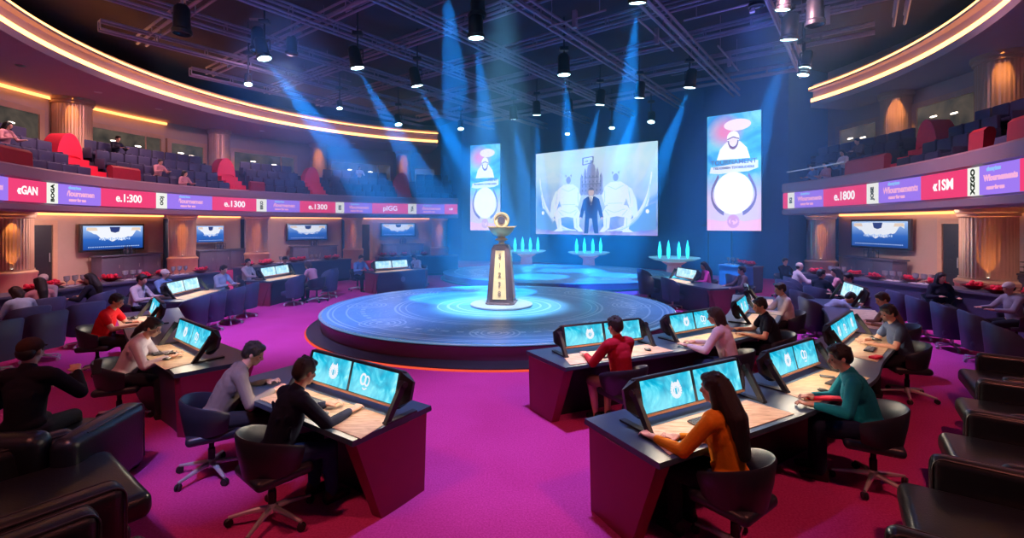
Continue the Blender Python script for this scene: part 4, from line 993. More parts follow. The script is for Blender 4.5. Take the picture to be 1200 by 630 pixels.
ST = {  # stations: desk, left and right end of the monitor strip, label, n, pale
 's1': ('A', (-2.22, 5.00), (-1.06, 4.22), 'black twin monitor console on the front left desk', 2, False),
 's2': ('B', (-4.92, 6.80), (-3.93, 6.00), 'black twin monitor console in front of the woman in white on the left', 2, False),
 's3': ('B', (-6.86, 8.85), (-6.20, 8.13), 'black monitor console in front of the man in red on the left', 2, False),
 's4': ('C', (-7.93, 10.9), (-8.05, 12.2), 'pale lit monitor pair on the curved desk behind the empty chairs', 2, True),
 's5': ('E', (-7.72, 14.55), (-7.5, 15.95), 'pale lit monitor pair on the small back left desk', 2, True),
 's6': ('F', (-4.98, 17.1), (-3.95, 18.06), 'pale lit monitor pair on the back desk beside the stage', 2, True),
 's7': ('D', (.70, 6.25), (1.92, 6.78), 'black twin monitor console in front of the man in the red shirt by the stage', 2, False),
 's8': ('D', (2.40, 7.03), (3.40, 7.65), 'black twin monitor console in front of the woman in white on the inner right desk', 2, False),
 's9': ('D', (4.05, 8.28), (4.62, 9.10), 'black monitor console in front of the man in the black t-shirt', 2, False),
 's10': ('D', (5.25, 10.25), (5.55, 10.9), 'small monitor at the far end of the inner right desk', 1, True),
 's11': ('H', (1.12, 4.00), (2.34, 4.67), 'black twin monitor console in front of the woman in orange', 2, False),
 's12': ('H', (2.80, 4.98), (3.70, 5.60), 'black twin monitor console in front of the man in teal', 2, False),
 's13': ('H', (4.40, 6.34), (5.50, 7.43), 'black triple monitor console in front of the man in the navy t-shirt', 3, False),
 's15': ('G', (5.15, 14.9), (5.4, 13.9), 'pale monitor on the back right desk beside the person in pink', 1, True)}
for k, (dk, a, b, lab, n, pale) in ST.items():
    solid = dk in 'CEFG'
    if solid: 
        t = (V(b) - V(a)).normalized(); nn = V((-t.y, t.x)) ; a2 = V(a) ; b2 = V(b)
        console(a2, b2, .762, lab, n, .26, pale, light=True, logos=False)
    else: console(a, b, .762, lab, n, .27 if k in ('s11', 's1') else .25, pale)
    inlay(DK[dk][0], DK[dk][1], a, b, ext={'s1': .02, 's11': -.05, 's7': .05}.get(k, .02))
console((7.6, 10.95), (7.25, 9.85), .762, 'lit twin monitor at the far end of the outer right desk, behind the leaning sleeper', 2, .30, True, light=False)
inlay(DK['H'][0], DK['H'][1], (5.9, 7.95), (6.75, 9.4))

# small things on the desks
def on_desk(k, u, v): # u along 0..1, v toward the user in metres
    a, b = V(ST[k][1]), V(ST[k][2]); t = (b - a); n = V((-t.y, t.x)).normalized(); p = a + t * u - n * v; return p, atan2(t.y, t.x)
def keyboard():
    b = MB(); b.rbox((0, 0, .010), (.30, .11, .016), .005, 2); k = MB()
    for i in range(12):
        for j in range(4): k.box((-.132 + i * .024, -.037 + j * .025, .021), (.019, .02, .006))
    return b.mesh('case', M_plastic), k.mesh('keys', M_bezel)
KB = keyboard()
def mouse_m(): return MB().ell((0, 0, .016), (.032, .055, .018)).box((0, .02, .031), (.006, .03, .006)).mesh('mouse', M_plastic)
MS = mouse_m()
def phone_m(): return MB().rbox((0, 0, .006), (.075, .15, .010), .004, 2).box((0, 0, .0115), (.066, .135, .001)).mesh('phone', M_plastic)
PH = phone_m()
def gp():
    b = MB(); b.rbox((0, 0, .025), (.11, .07, .03), .014, 3)
    for s_ in (-1, 1): b.capsule((s_ * .05, .0, .025), (s_ * .075, -.06, .02), .022, .015, 10); b.tube([(s_ * .03, .0, .035), (s_ * .03, 0, .052)], .009, 10)
    return b.mesh('gamepad', M_plastic)
GP = gp()
def place(kind, k, u, v, lab, rz=0):
    p, a = on_desk(k, u, v)
    if kind == 'keyboard':
        o = empty('keyboard', (p.x, p.y, .768), a + rz, lab, 'keyboard'); link('case', KB[0], None, o); link('keys', KB[1], None, o)
    else:
        o = link(kind, {'mouse': MS, 'phone': PH, 'gamepad': GP}[kind]); o.location = (p.x, p.y, .768); o.rotation_euler.z = a + rz; tag(o, lab, {'mouse': 'mouse', 'phone': 'phone', 'gamepad': 'game controller'}[kind])
    return o
W2 = {'s1': 'on the front left desk', 's2': 'before the woman in white on the left', 's3': 'before the man in red on the left', 's7': 'before the man in red by the stage', 's8': 'before the woman in white on the right', 's9': 'before the man in the black t-shirt', 's11': 'before the woman in orange', 's12': 'before the man in teal', 's13': 'before the man in the navy t-shirt'}
for k, u, v in (('s1', .34, .20), ('s2', .35, .30), ('s3', .5, .3), ('s7', .38, .33), ('s8', .55, .30), ('s11', .40, .16), ('s12', .62, .30), ('s13', .30, .28)):
    place('keyboard', k, u, v, 'black keyboard ' + W2[k])
for k, u, v in (('s1', .62, .34), ('s2', .72, .3), ('s7', .85, .30), ('s11', .70, .22), ('s12', .24, .34), ('s13', .58, .3)):
    place('mouse', k, u, v, 'small black mouse ' + W2[k], .3)
place('phone', 's11', .06, .35, 'black phone lying on the pale inlay left of the woman in orange', 1.2)
place('phone', 's12', .75, .16, 'small black phone lying near the monitors before the man in teal', .5)
for k, u, v in (('s2', .55, .16), ('s3', .2, .2), ('s13', .75, .22), ('s8', .8, .12), ('s9', .5, .3)):
    place('gamepad', k, u, v, 'black game controller ' + W2[k], .6)
def slab(k, u, v, lab, d=(.34, .09, .03), rz=0):
    p, a = on_desk(k, u, v); o = MB().rbox((0, 0, .015), d, .01).box((0, 0, .031), (d[0] * .8, d[1] * .5, .002)).build('red_case', M_red); o.location = (p.x, p.y, .764); o.rotation_euler.z = a + rz; tag(o, lab, 'case')
slab('s12', .05, .44, 'long red case at the left of the man in teal', rz=-.75)
slab('s13', .02, .40, 'short red case beside the man in the navy t-shirt', (.18, .09, .03), -.3)
slab('s9', .35, .36, 'small red case before the man in the black t-shirt', (.12, .08, .03), -.3)

# ---------------------------------------------------------------- task chairs
def task_chair(label):
    r = empty('task_chair', (0, 0, 0), 0, label, 'chair')
    b = MB()
    for k in range(5):
        a = 2 * pi * k / 5 + .3; b.tube([(0, 0, .12), (cos(a) * .15, sin(a) * .15, .105), (cos(a) * .33, sin(a) * .33, .075)], [.03, .022, .014], 8)
    b.lathe([(.035, .07), (.05, .09), (.05, .13), (.03, .16)], 16); b.build('star_base', M_chrome, r)
    MB().lathe([(.032, .13), (.032, .26), (.024, .27), (.024, .40)], 14).build('gas_column', M_black, r)
    for k in range(5):
        a = 2 * pi * k / 5 + .3; M = Matrix.Translation((cos(a) * .33, sin(a) * .33, .034)) @ Matrix.Rotation(a + .6, 4, 'Z')
        c = MB()
        for s_ in (-1, 1): c.lathe([(.0, -.009), (.03, -.009), (.034, 0), (.03, .009), (0, .009)], 12, M @ Matrix.Translation((0, s_ * .014, 0)) @ Matrix.Rotation(R(90), 4, 'X'))
        c.build('castor', M_plastic, r)
    MB().rbox((0, .02, .435), (.48, .47, .09), .04, 3).build('seat', M_shell, r)
    # wrap-around shell back
    vs = []; n = 28; A = R(112); prof = []
    for i in range(n + 1):
        q = -A + 2 * A * i / n; top = .80 - .13 * (abs(q) / A) ** 2.2; bot = .44 + .04 * (abs(q) / A) ** 2
        ro = .27 + .0; 
        def pt(rad, z, fl): return (sin(q) * (rad + fl), -cos(q) * (rad + fl) * .98 + .03, z)
        vs += [pt(.255, bot, 0), pt(.27, (bot + top) / 2, .02), pt(.275, top - .02, .035), pt(.262, top, .035), pt(.245, top - .01, .035), pt(.235, (bot + top) / 2, .015), pt(.225, bot, 0)]
    m = 7; fs = []
    for i in range(n):
        for k in range(m): k2 = (k + 1) % m; fs.append((i * m + k, i * m + k2, (i + 1) * m + k2, (i + 1) * m + k))
    fs += [tuple(range(m)), tuple(n * m + k for k in range(m))[::-1]]
    MB().add(vs, fs).build('backrest', M_shell, r, angle=50)
    return r
TC = task_chair('x')
used = [0]
def chair(x, y, f, label, group=None):
    if used[0]: return copy_tree(TC, (x, y, 0), face_rz(*f), label=label, cat='chair')
    used[0] = 1; TC.location = (x, y, 0); TC.rotation_euler.z = face_rz(*f); TC['label'] = label; return TC
# tub chairs on castors (lounge and spare seats)
def tub_chair():
    r = empty('tub_chair', (0, 0, 0), 0, 'x', 'chair')
    b = MB()
    for k in range(5):
        a = 2 * pi * k / 5; b.tube([(0, 0, .11), (cos(a) * .27, sin(a) * .27, .07)], [.024, .014], 6)
        b.lathe([(0, -.014), (.032, -.014), (.032, .014), (0, .014)], 10, Matrix.Translation((cos(a) * .27, sin(a) * .27, .033)) @ Matrix.Rotation(a, 4, 'Z') @ Matrix.Rotation(R(90), 4, 'X'))
    b.tube([(0, 0, .08), (0, 0, .3)], .03, 10); b.build('castor_base', M_chrome, r)
    MB().rbox((0, .02, .37), (.50, .50, .14), .05, 3).build('seat', M_navy, r)
    vs = []; n = 24; A = R(100)
    for i in range(n + 1):
        q = -A + 2 * A * i / n; u = abs(q) / A; top = .93 - .22 * u ** 3; 
        def pt(rad, z): 
            s_, c_ = sin(q), cos(q); k = 1 / (abs(s_) ** 3.4 + abs(c_) ** 3.4) ** (1 / 3.4); return (s_ * rad * k, -c_ * rad * k + .02, z)
        vs += [pt(.27, .25), pt(.30, .6), pt(.325, top - .03), pt(.305, top), pt(.27, top - .02), pt(.245, .6), pt(.235, .27)]
    m = 7; fs = [(i * m + k, i * m + (k + 1) % m, (i + 1) * m + (k + 1) % m, (i + 1) * m + k) for i in range(n) for k in range(m)]
    fs += [tuple(range(m)), tuple(n * m + k for k in range(m))[::-1]]
    MB().add(vs, fs).build('backrest', M_navy, r, angle=50); return r
TB = tub_chair(); usedt = [0]
def tub(x, y, f, label):
    if usedt[0]: return copy_tree(TB, (x, y, 0), face_rz(*f), label=label, cat='chair')
    usedt[0] = 1; TB.location = (x, y, 0); TB.rotation_euler.z = face_rz(*f); TB['label'] = label; return TB

# ---------------------------------------------------------------- black leather armchairs
def armchair(w=1.62, aw=.22, d=1.05):
    r = empty('leather_armchair', (0, 0, 0), 0, 'x', 'armchair')
    MB().rbox((0, .0, .20), (w - .3, d - .12, .22), .05, 3).build('base', M_leather, r)
    MB().rbox((0, .08, .37), (w - 2 * aw, d + .02, .20), .075, 5).build('seat_cushion', M_leather, r)
    for s_ in (-1, 1):
        a = MB(); a.rbox((s_ * (w / 2 - aw / 2), -.06, .37), (aw, d - .12, .64), min(.085, aw * .42), 5); ar = a.build('arm', M_leather, r)
        p = MB(); x0, y0, zt, rr = s_ * (w / 2 - aw / 2), d / 2 - .12, .685, .085
        for dx in (-aw * .36, aw * .36):
            pts = [(x0 + dx, -y0 + .08, zt - .012)] + [(x0 + dx, y0 - rr + sin(q) * (rr - .008), zt - rr - .008 + cos(q) * (rr)) for q in [i / 6 * pi / 2 for i in range(7)]] + [(x0 + dx, y0 - .006, .12)]
            p.tube(pts, .008, 6)
        p.build('piping', M_piping, ar)
    b = MB(); b.rbox((0, -d / 2 + .12, .50), (w - 2 * aw, .22, .62), .09, 5, M=Matrix.Translation((0, -.02, 0)) @ Matrix.Rotation(R(6), 4, 'X')); b.build('backrest', M_leather, r)
    f = MB()
    for x in (-1, 1):
        for y in (-1, 1): f.box((x * (w / 2 - .12), y * (d / 2 - .12), .045), (.06, .06, .09))
    for s_ in range(4):
        x, y = (-1, 1)[s_ % 2], (-1, 1)[s_ // 2]; MB().rbox((x * (w / 2 - .12), y * (d / 2 - .12), .05), (.06, .06, .10), .01).build('leg', M_plastic, r)
    return r
AC = {'l': armchair(), 'r': armchair(1.42, .15, 1.0)}; useda = {'l': 0, 'r': 0}
def armch(x, y, f, label, s=1.0):
    k = 'l' if x < 0 else 'r'
    if useda[k]: o = copy_tree(AC[k], (x, y, 0), face_rz(*f), label=label, cat='armchair')
    else: useda[k] = 1; o = AC[k]; o.location = (x, y, 0); o.rotation_euler.z = face_rz(*f); tag(o, label, 'armchair')
    o.scale = (s, s, s); return o
# ---------------------------------------------------------------- people
CL = {}
def cloth(name, col, rough=.9): 
    if name not in CL: CL[name] = mat('cloth_' + name, col, rough, scale=18, bump=.25, var=.15, spec=.15)
    return CL[name]
def ik(a, b, l1, l2, pole):
    a, b, pole = V(a), V(b), V(pole); d = b - a; L = min(d.length, (l1 + l2) * .985); u = d.normalized(); b = a + u * L
    x = (l1 * l1 - l2 * l2 + L * L) / (2 * L); y = sqrt(max(0, l1 * l1 - x * x)); p = (pole - u * pole.dot(u)).normalized()
    return a + u * x + p * y, b
def figure(name, loc, f, label, lean=12, head=(0, 0), hands=None, shirt=('white', (.8, .8, .85)), long_=True, trousers=('black', (.02, .02, .03)), shorts=False,
           hair='short', hairm=None, skin=None, vox=.012, fem=False, cap=None, scale=1.0, look=None, hipz=.56, knees=None, feet=None):
    hairm = hairm or M_hair; skin = skin or M_skin
    ln = R(lean); sp = V((0, sin(ln), cos(ln))); hp = V((0, 0, hipz)); k = .93 if fem else 1.0
    chest = hp + sp * .30; nb = hp + sp * .49; sh = [nb + V((s_ * .185 * k, 0, 0)) - sp * .035 for s_ in (-1, 1)]
    hy, hpit = R(head[0]), R(head[1]); hd = V((0, sin(ln * .7 + hpit), cos(ln * .7 + hpit)))
    hc = nb + hd * .175 + V((0, .02, 0))
    HR = Matrix.Translation(hc) @ Matrix.Rotation(hy, 4, 'Z') @ Matrix.Rotation(-(ln * .5 + hpit), 4, 'X')
    hands = hands or [(-.17, .46, .80), (.17, .46, .80)]
    arms = []
    for s_, t_, S_ in ((-1, hands[0], sh[0]), (1, hands[1], sh[1])):
        e, w = ik(S_, t_, .29, .255, (s_ * .65, -.35, -.9)); arms.append((S_, e, w))
    knees = knees or [(-.12, .42, .50), (.12, .42, .50)]; feet = feet or [(-.12, .40, .08), (.12, .44, .08)]
    hips = [hp + V((s_ * .09, .02, -.02)) for s_ in (-1, 1)]
    b = MB()   # the body itself
    b.ell(hp + V((0, 0, .0)), (.155, .115, .115)); b.capsule(hp, chest, .125 * k, .13 * k, 14); b.capsule(sh[0] * .8 + sh[1] * .2, sh[0] * .2 + sh[1] * .8, .075, .075)
    b.ell(chest + sp * .04, (.155 * k, .10, .16)); b.capsule(nb - sp * .05, hc - hd * .04, .058 * k, .052 * k, 12)
    for (S_, e, w) in arms:
        b.capsule(S_, e, .050 * k, .040 * k); b.capsule(e, e + (w - e) * .35, .040 * k, .040 * k); b.capsule(e + (w - e) * .3, w, .039 * k, .026 * k)
    for s_ in (0, 1):
        kn, ft = V(knees[s_]), V(feet[s_]); b.capsule(hips[s_], kn, .088, .058, 14); b.capsule(kn, kn + (ft - kn) * .4 + V((0, -.012, 0)), .055, .056); b.capsule(kn + (ft - kn) * .4 + V((0, -.012, 0)), ft, .054, .036)
        b.capsule(ft + V((0, -.03, -.035)), ft + V((0, .13, -.045)), .034, .028)
    # head: skull, jaw, nose, brow, ears
    b.ell((0, -.008, .025), (.076, .094, .092), HR); b.ell((0, .030, -.045), (.052, .058, .062), HR); b.ell((0, .062, -.080), (.026, .026, .026), HR)
    b.capsule((0, .082, .015), (0, .106, -.022), .009, .015, 8, HR); b.ell((0, .070, .032), (.052, .022, .016), HR)
    for s_ in (-1, 1): b.ell((s_ * .078, -.006, -.005), (.012, .020, .032), HR); b.ell((s_ * .034, .070, -.022), (.022, .016, .018), HR)
    b.ell((0, .088, -.052), (.022, .012, .008), HR); b.ell((0, .086, -.063), (.019, .011, .007), HR)
    # hands with five fingers, curled over what they rest on
    for s_, (S_, e, w) in zip((-1, 1), arms):
        fd = (w - e); fd.z *= .4; fd = fd.normalized(); sd = fd.cross(V((0, 0, 1))).normalized(); up = V((0, 0, 1))
        pc = w + fd * .05
        b.capsule(w, pc, .024, .027, 8)
        for q in (-.026, -.009, .009, .026): b.capsule(w + fd * .03 + sd * q * .6, w + fd * .088 + sd * q, .015, .0125, 8)
        for i, q in enumerate((-.033, -.011, .011, .033)):
            l = (.066, .078, .074, .058)[i if s_ > 0 else 3 - i]; p0 = w + fd * .088 + sd * q; p1 = p0 + fd * l * .5 + up * .010 + sd * q * .12; p2 = p1 + fd * l * .32 - up * .016; p3 = p2 + fd * l * .16 - up * .016
            b.capsule(p0, p1, .0098, .0088, 7); b.capsule(p1, p2, .0088, .0080, 7); b.capsule(p2, p3, .0080, .0072, 7)
        t0 = w + fd * .025 - sd * s_ * .022; t1 = t0 + fd * .035 - sd * s_ * .030 - up * .006; t2 = t1 + fd * .032 - sd * s_ * .008 - up * .008
        b.capsule(t0, t1, .0145, .0115, 8); b.capsule(t1, t2, .0112, .009, 8)
    me = remeshed(b, 'body', vox, skin, 3, .4)
    root = link('person', me); root.location = (*loc, 0); root.rotation_euler = (0, 0, face_rz(*f)); root.scale = (scale,) * 3
    tag(root, label, 'person')
    # shirt
    c = MB(); g = .014
    c.ell(hp + V((0, .0, .05)), (.165, .128, .10)); c.capsule(hp + sp * .08, chest, .132 * k, .142 * k, 16); c.capsule(sh[0] * .85 + sh[1] * .15, sh[0] * .15 + sh[1] * .85, .084, .084)
    c.ell(chest + sp * .04, (.17 * k, .118, .17)); c.capsule(nb - sp * .06, nb + hd * .035, .078 * k, .066 * k, 14)
    if fem: 
        for s_ in (-1, 1): c.ell(chest + V((s_ * .065, .085, .0)), (.06, .05, .06))
    for (S_, e, w) in arms:
        c.capsule(S_, S_ + (e - S_) * (1 if long_ else .55), .066 * k, .056 * k if long_ else .062 * k)
        if long_: c.capsule(e, e + (w - e) * .35, .055 * k, .052 * k); c.capsule(e + (w - e) * .3, e + (w - e) * .93, .051 * k, .037 * k)
    rr = random.Random(label)
    for i in range(7):    # folds
        a = rr.uniform(0, 2 * pi); z = rr.uniform(.06, .34); q = hp + sp * z + V((cos(a) * .135 * k, sin(a) * .10, 0)); c.capsule(q, q + V((rr.uniform(-.06, .06), .0, rr.uniform(.05, .12))), .02, .014, 6)
    link('shirt', remeshed(c, 'shirt', vox, cloth(*shirt), 5, .5), None, root)
    t = MB(); t.ell(hp - V((0, 0, .01)), (.168, .130, .112)); 
    for s_ in (0, 1):
        kn, ft = V(knees[s_]), V(feet[s_]); t.capsule(hips[s_], kn * .96 + hips[s_] * .04, .100, .074, 14)
        if not shorts: t.capsule(kn, kn + (ft - kn) * .4, .072, .068, 12); t.capsule(kn + (ft - kn) * .4, ft + V((0, 0, .02)), .067, .055, 12)
    link('shorts' if shorts else 'trousers', remeshed(t, 'trousers', vox, cloth(*trousers), 4, .5), None, root)
    for s_ in (0, 1):
        ft = V(feet[s_]); s = MB(); s.capsule(ft + V((0, -.045, -.038)), ft + V((0, .10, -.042)), .040, .036, 10); s.capsule(ft + V((0, .08, -.045)), ft + V((0, .155, -.05)), .037, .028, 10); s.capsule(ft + V((0, -.03, -.03)), ft + V((0, -.03, .01)), .042, .042, 10)
        s.box(ft + V((0, .05, -.074)), (.072, .23, .012)); link('shoe', remeshed(s, 'shoe', max(vox, .01), M_plastic, 2, .4), None, root)
    # eyes
    for s_ in (-1, 1):
        MB().ell((s_ * .031, .077, -.004), (.011, .009, .008), HR, 10, 6).build('eye', M_hair, root)
    h = MB()
    if cap: h.ell((0, -.012, .042), (.088, .104, .088), HR); h.capsule((-.035, .09, .045), (.035, .09, .045), .012, .012, 8, HR); h.capsule((-.03, .125, .040), (.03, .125, .040), .008, .008, 8, HR)
    else:
        h.ell((0, -.020, .040), (.089, .100, .094), HR); h.ell((0, -.055, .0), (.080, .062, .075), HR); h.ell((0, .045, .085), (.068, .045, .035), HR)
        for s_ in (-1, 1): h.ell((s_ * .074, .012, .035), (.018, .035, .042), HR)
        r2 = random.Random(len(label))
        for i in range(26): 
            a = r2.uniform(0, 2 * pi); e = r2.uniform(.3, 1.4); q = V((cos(a) * cos(e) * .086, -.02 + sin(a) * cos(e) * .098, .04 + sin(e) * .090)); h.capsule(q, q + V((r2.uniform(-.02, .02), r2.uniform(-.02, .025), .004)), .013, .006, 6, HR)
    up = V((0, 0, 1)); hb = HR @ V((0, -.07, .0))
    if hair == 'long':
        bk = nb - V((0, .125, 0)); h.capsule(HR @ V((0, -.06, .02)), bk + V((0, .01, .0)), .082, .088, 14); h.capsule(bk, bk - sp * .26 - V((0, .015, 0)), .085, .050, 14)
        for s_ in (-1, 1): h.capsule(HR @ V((s_ * .07, -.01, .03)), HR @ V((s_ * .082, -.02, -.12)), .026, .030, 8); h.capsule(bk + V((s_ * .045, .0, .0)), bk + V((s_ * .03, -.015, -.30)), .035, .022, 8)
    elif hair == 'bob':
        for s_ in (-1, 1): h.capsule(HR @ V((s_ * .068, -.01, .03)), HR @ V((s_ * .072, -.015, -.115)), .030, .026, 8)
        h.capsule(HR @ V((0, -.055, .0)), HR @ V((0, -.06, -.10)), .082, .066, 12)
    elif hair == 'tail':
        h.capsule(HR @ V((0, -.09, .0)), HR @ V((0, -.125, -.09)), .05, .045, 10); h.capsule(HR @ V((0, -.125, -.09)), HR @ V((.0, -.15, -.20)), .04, .015, 10)
    link('cap' if cap else 'hair', remeshed(h, 'hair', max(vox * .9, .008), cloth(*cap) if cap else hairm, 2, .45), None, root)
    if cap:
        h2 = MB(); h2.ell((0, -.050, .0), (.079, .060, .075), HR); link('hair', remeshed(h2, 'hair', max(vox, .01), hairm, 2, .4), None, root)
    return root
def unit(a, b): d = V((b[0] - a[0], b[1] - a[1])).normalized(); return (d.x, d.y)
def normal(k): t = (V(ST[k][2]) - V(ST[k][1])).normalized(); return (-t.y, t.x)
def user(k, x, y, label, clabel, ang=0, **kw):
    n = normal(k); a = R(ang); f = (n[0] * cos(a) - n[1] * sin(a), n[0] * sin(a) + n[1] * cos(a))
    figure('p', (x, y), f, label, **kw); chair(x - f[0] * .03, y - f[1] * .03, f, clabel)
V8 = .0085
user('s1', -2.00, 3.98, 'person in dark navy sweater writing at the front left desk', 'black shell chair under the person in the navy sweater, front left', lean=20, head=(8, 8), shirt=('deep_navy', (.010, .014, .035)), trousers=('jeans', (.03, .07, .16)), hands=[(-.10, .50, .80), (.22, .56, .80)], vox=V8, ang=-6)
user('s1', -2.98, 4.72, 'person in grey olive sweater with head bowed, left of the navy sweater', 'black shell chair under the person in the grey sweater, front left', lean=27, head=(-12, 14), shirt=('olive_grey', (.20, .17, .16)), trousers=('charcoal', (.03, .03, .04)), hands=[(-.14, .47, .79), (.2, .50, .79)], vox=V8, ang=-22)
user('s2', -4.95, 5.97, 'woman in pale lilac long-sleeved top leaning over the left desk, dark hair', 'black shell chair under the woman in the pale top on the left', lean=24, head=(-5, 16), shirt=('pale_lilac', (.62, .52, .60)), hair='tail', fem=True, hands=[(-.12, .50, .79), (.16, .52, .79)], vox=.010, ang=-28)
user('s3', -6.95, 7.92, 'person in bright red t-shirt leaning on the left desk', 'black shell chair under the person in the red t-shirt on the left', lean=18, head=(0, 12), shirt=('red_tee', (.62, .01, .02)), long_=False, hands=[(-.16, .50, .79), (.14, .52, .79)], vox=.011, ang=-26)
user('s7', 1.36, 5.78, 'person in dark red sweater and shorts, back turned, at the desk by the stage', 'dark shell chair under the person in the red sweater by the stage', lean=10, head=(4, 4), shirt=('crimson', (.42, .012, .03)), trousers=('khaki', (.24, .15, .11)), shorts=True, hands=[(-.20, .46, .80), (.18, .46, .80)], vox=V8, ang=6, feet=[(-.17, .30, .08), (-.02, .26, .08)], knees=[(-.19, .38, .50), (.08, .38, .50)])
user('s8', 3.02, 6.48, 'woman in white top with dark brown hair at the inner right desk', 'dark shell chair under the woman in white on the inner right desk', lean=16, head=(14, 10), shirt=('cream_white', (.72, .60, .62)), hair='bob', hairm=M_hairb, fem=True, hands=[(-.32, .46, .79), (-.02, .50, .79)], vox=.010, ang=12, shorts=True, trousers=('navy_skirt', (.02, .03, .08)))
user('s9', 4.15, 7.42, 'person in black t-shirt leaning at the inner right desk, back to the viewer', 'dark shell chair under the person in the black t-shirt', lean=16, head=(6, 8), shirt=('black_tee', (.012, .014, .03)), long_=False, hands=[(-.28, .46, .79), (.12, .50, .79)], vox=.011, ang=18)
user('s9', 5.42, 9.22, 'person in white shirt sitting beyond the black t-shirt on the inner right desk', 'dark shell chair under the person in the white shirt beyond the black t-shirt', lean=10, head=(0, 8), shirt=('shirt_white', (.72, .66, .70)), hands=[(-.16, .46, .79), (.12, .48, .79)], vox=.013, ang=24)
user('s11', 1.66, 3.56, 'woman in orange sweater with long straight dark hair at the front right desk', 'black shell chair under the woman in the orange sweater', lean=10, head=(10, 4), shirt=('orange_knit', (.72, .24, .012)), hair='long', fem=True, hands=[(-.30, .46, .79), (-.12, .36, .79)], vox=V8, ang=8)
user('s12', 3.42, 4.50, 'person in teal sweater reaching for a mouse at the outer right desk', 'black shell chair under the person in the teal sweater', lean=18, head=(10, 8), shirt=('teal_knit', (.008, .20, .27)), trousers=('dark_blue', (.015, .025, .06)), hands=[(-.34, .46, .79), (-.05, .46, .79)], vox=V8, ang=26)
user('s13', 5.66, 6.78, 'person in navy t-shirt with bare forearms at the outer right desk', 'black shell chair under the person in the navy t-shirt', lean=14, head=(8, 10), shirt=('slate_navy', (.035, .05, .10)), long_=False, hands=[(-.20, .48, .79), (.06, .48, .79)], vox=.010, ang=30)
user('s13', 6.62, 8.05, 'person in brown long-sleeved shirt behind the navy t-shirt on the right', 'black shell chair under the person in the brown shirt', lean=16, head=(6, 14), shirt=('brown_shirt', (.20, .12, .10)), hairm=M_hairb, hands=[(-.20, .44, .79), (.06, .46, .79)], vox=.012, ang=24)
# near left visitor in an armchair, seen from behind
figure('p', (-4.52, 4.36), (-.25, 1), 'person in black jacket and brown cap in the far left armchair, back turned', lean=4, head=(-8, 4), shirt=('black_jacket', (.012, .010, .02)), cap=('brown_cap', (.05, .025, .02)), hands=[(-.15, .32, .80), (.20, .34, .95)], vox=.010, scale=1.06, hipz=.56)
armch(-4.52, 4.36, (-.1, 1), 'black leather armchair holding the person in the black jacket, far left')
armch(-3.56, 3.44, (.6, .8), 'black leather armchair at lower left, behind the nearest one')
armch(-2.36, 2.30, (.6, .8), 'nearest black leather armchair in the bottom left corner', 1.0)
for (x, y), w in (((6.50, 5.90), 'farthest black leather armchair at the right edge'), ((5.42, 4.80), 'second farthest black leather armchair at the right edge'), ((4.38, 3.87), 'middle black leather armchair of the right row'),
                  ((3.25, 2.98), 'black leather armchair above the nearest one at lower right'), ((2.2, 2.10), 'nearest black leather armchair in the bottom right corner')):
    armch(x, y, (-.82, .57), w)
o = link('phone', PH); o.location = (-4.23, 4.80, 1.04); o.rotation_euler = (R(70), 0, .3); tag(o, 'pale lit phone held by the person in the black jacket', 'phone')

# ---------------------------------------------------------------- farther people: a few poses shared, each dressed by its own materials
def pose(**kw):
    r = figure('p', (0, 0), (0, 1), 'base pose', vox=.018, **kw); return r
P1 = pose(lean=12, head=(0, 8)); P2 = pose(lean=24, head=(10, 18), hair='bob', fem=True, hands=[(-.1, .46, .8), (.2, .5, .8)]); P3 = pose(lean=2, head=(-18, 2), hands=[(-.2, .40, .75), (.15, .44, .78)])
P4 = pose(lean=8, head=(20, 4), hair='long', fem=True, hands=[(-.2, .40, .78), (.15, .36, .80)]); P5 = pose(lean=58, head=(0, 12), hands=[(-.25, .62, .79), (.20, .66, .79)])
P6 = pose(lean=6, head=(8, 6), cap=('white_cap', (.7, .66, .64)))
def person(P, x, y, f, label, shirt, hairm=None, z=0, trs=None, s=1.0, group=None):
    r = copy_tree(P, (x, y, z), face_rz(*f)); tag(r, label, 'person', group); r.scale = (s,) * 3
    for c in KIDS[r.name]:
        n = c.name.split('.')[0]
        m = cloth(*shirt) if n == 'shirt' else cloth(*trs) if trs and n == 'trousers' else hairm if hairm and n == 'hair' else None
        if m: c.material_slots[0].link = 'OBJECT'; c.material_slots[0].material = m
    return r
Wt = ('far_white', (.70, .66, .72)); Bl = ('far_blue', (.16, .30, .55)); Dk = ('far_dark', (.015, .015, .03)); Gr = ('far_grey', (.30, .28, .36)); Pk = ('far_pink', (.72, .05, .30)); Lb = ('far_light_blue', (.42, .55, .75)); Br = ('far_brown', (.16, .10, .11)); Rs = ('far_rose', (.55, .25, .30))
out = lambda x, y: unit(CF, (x, y)); inn = lambda x, y: unit((x, y), CF)
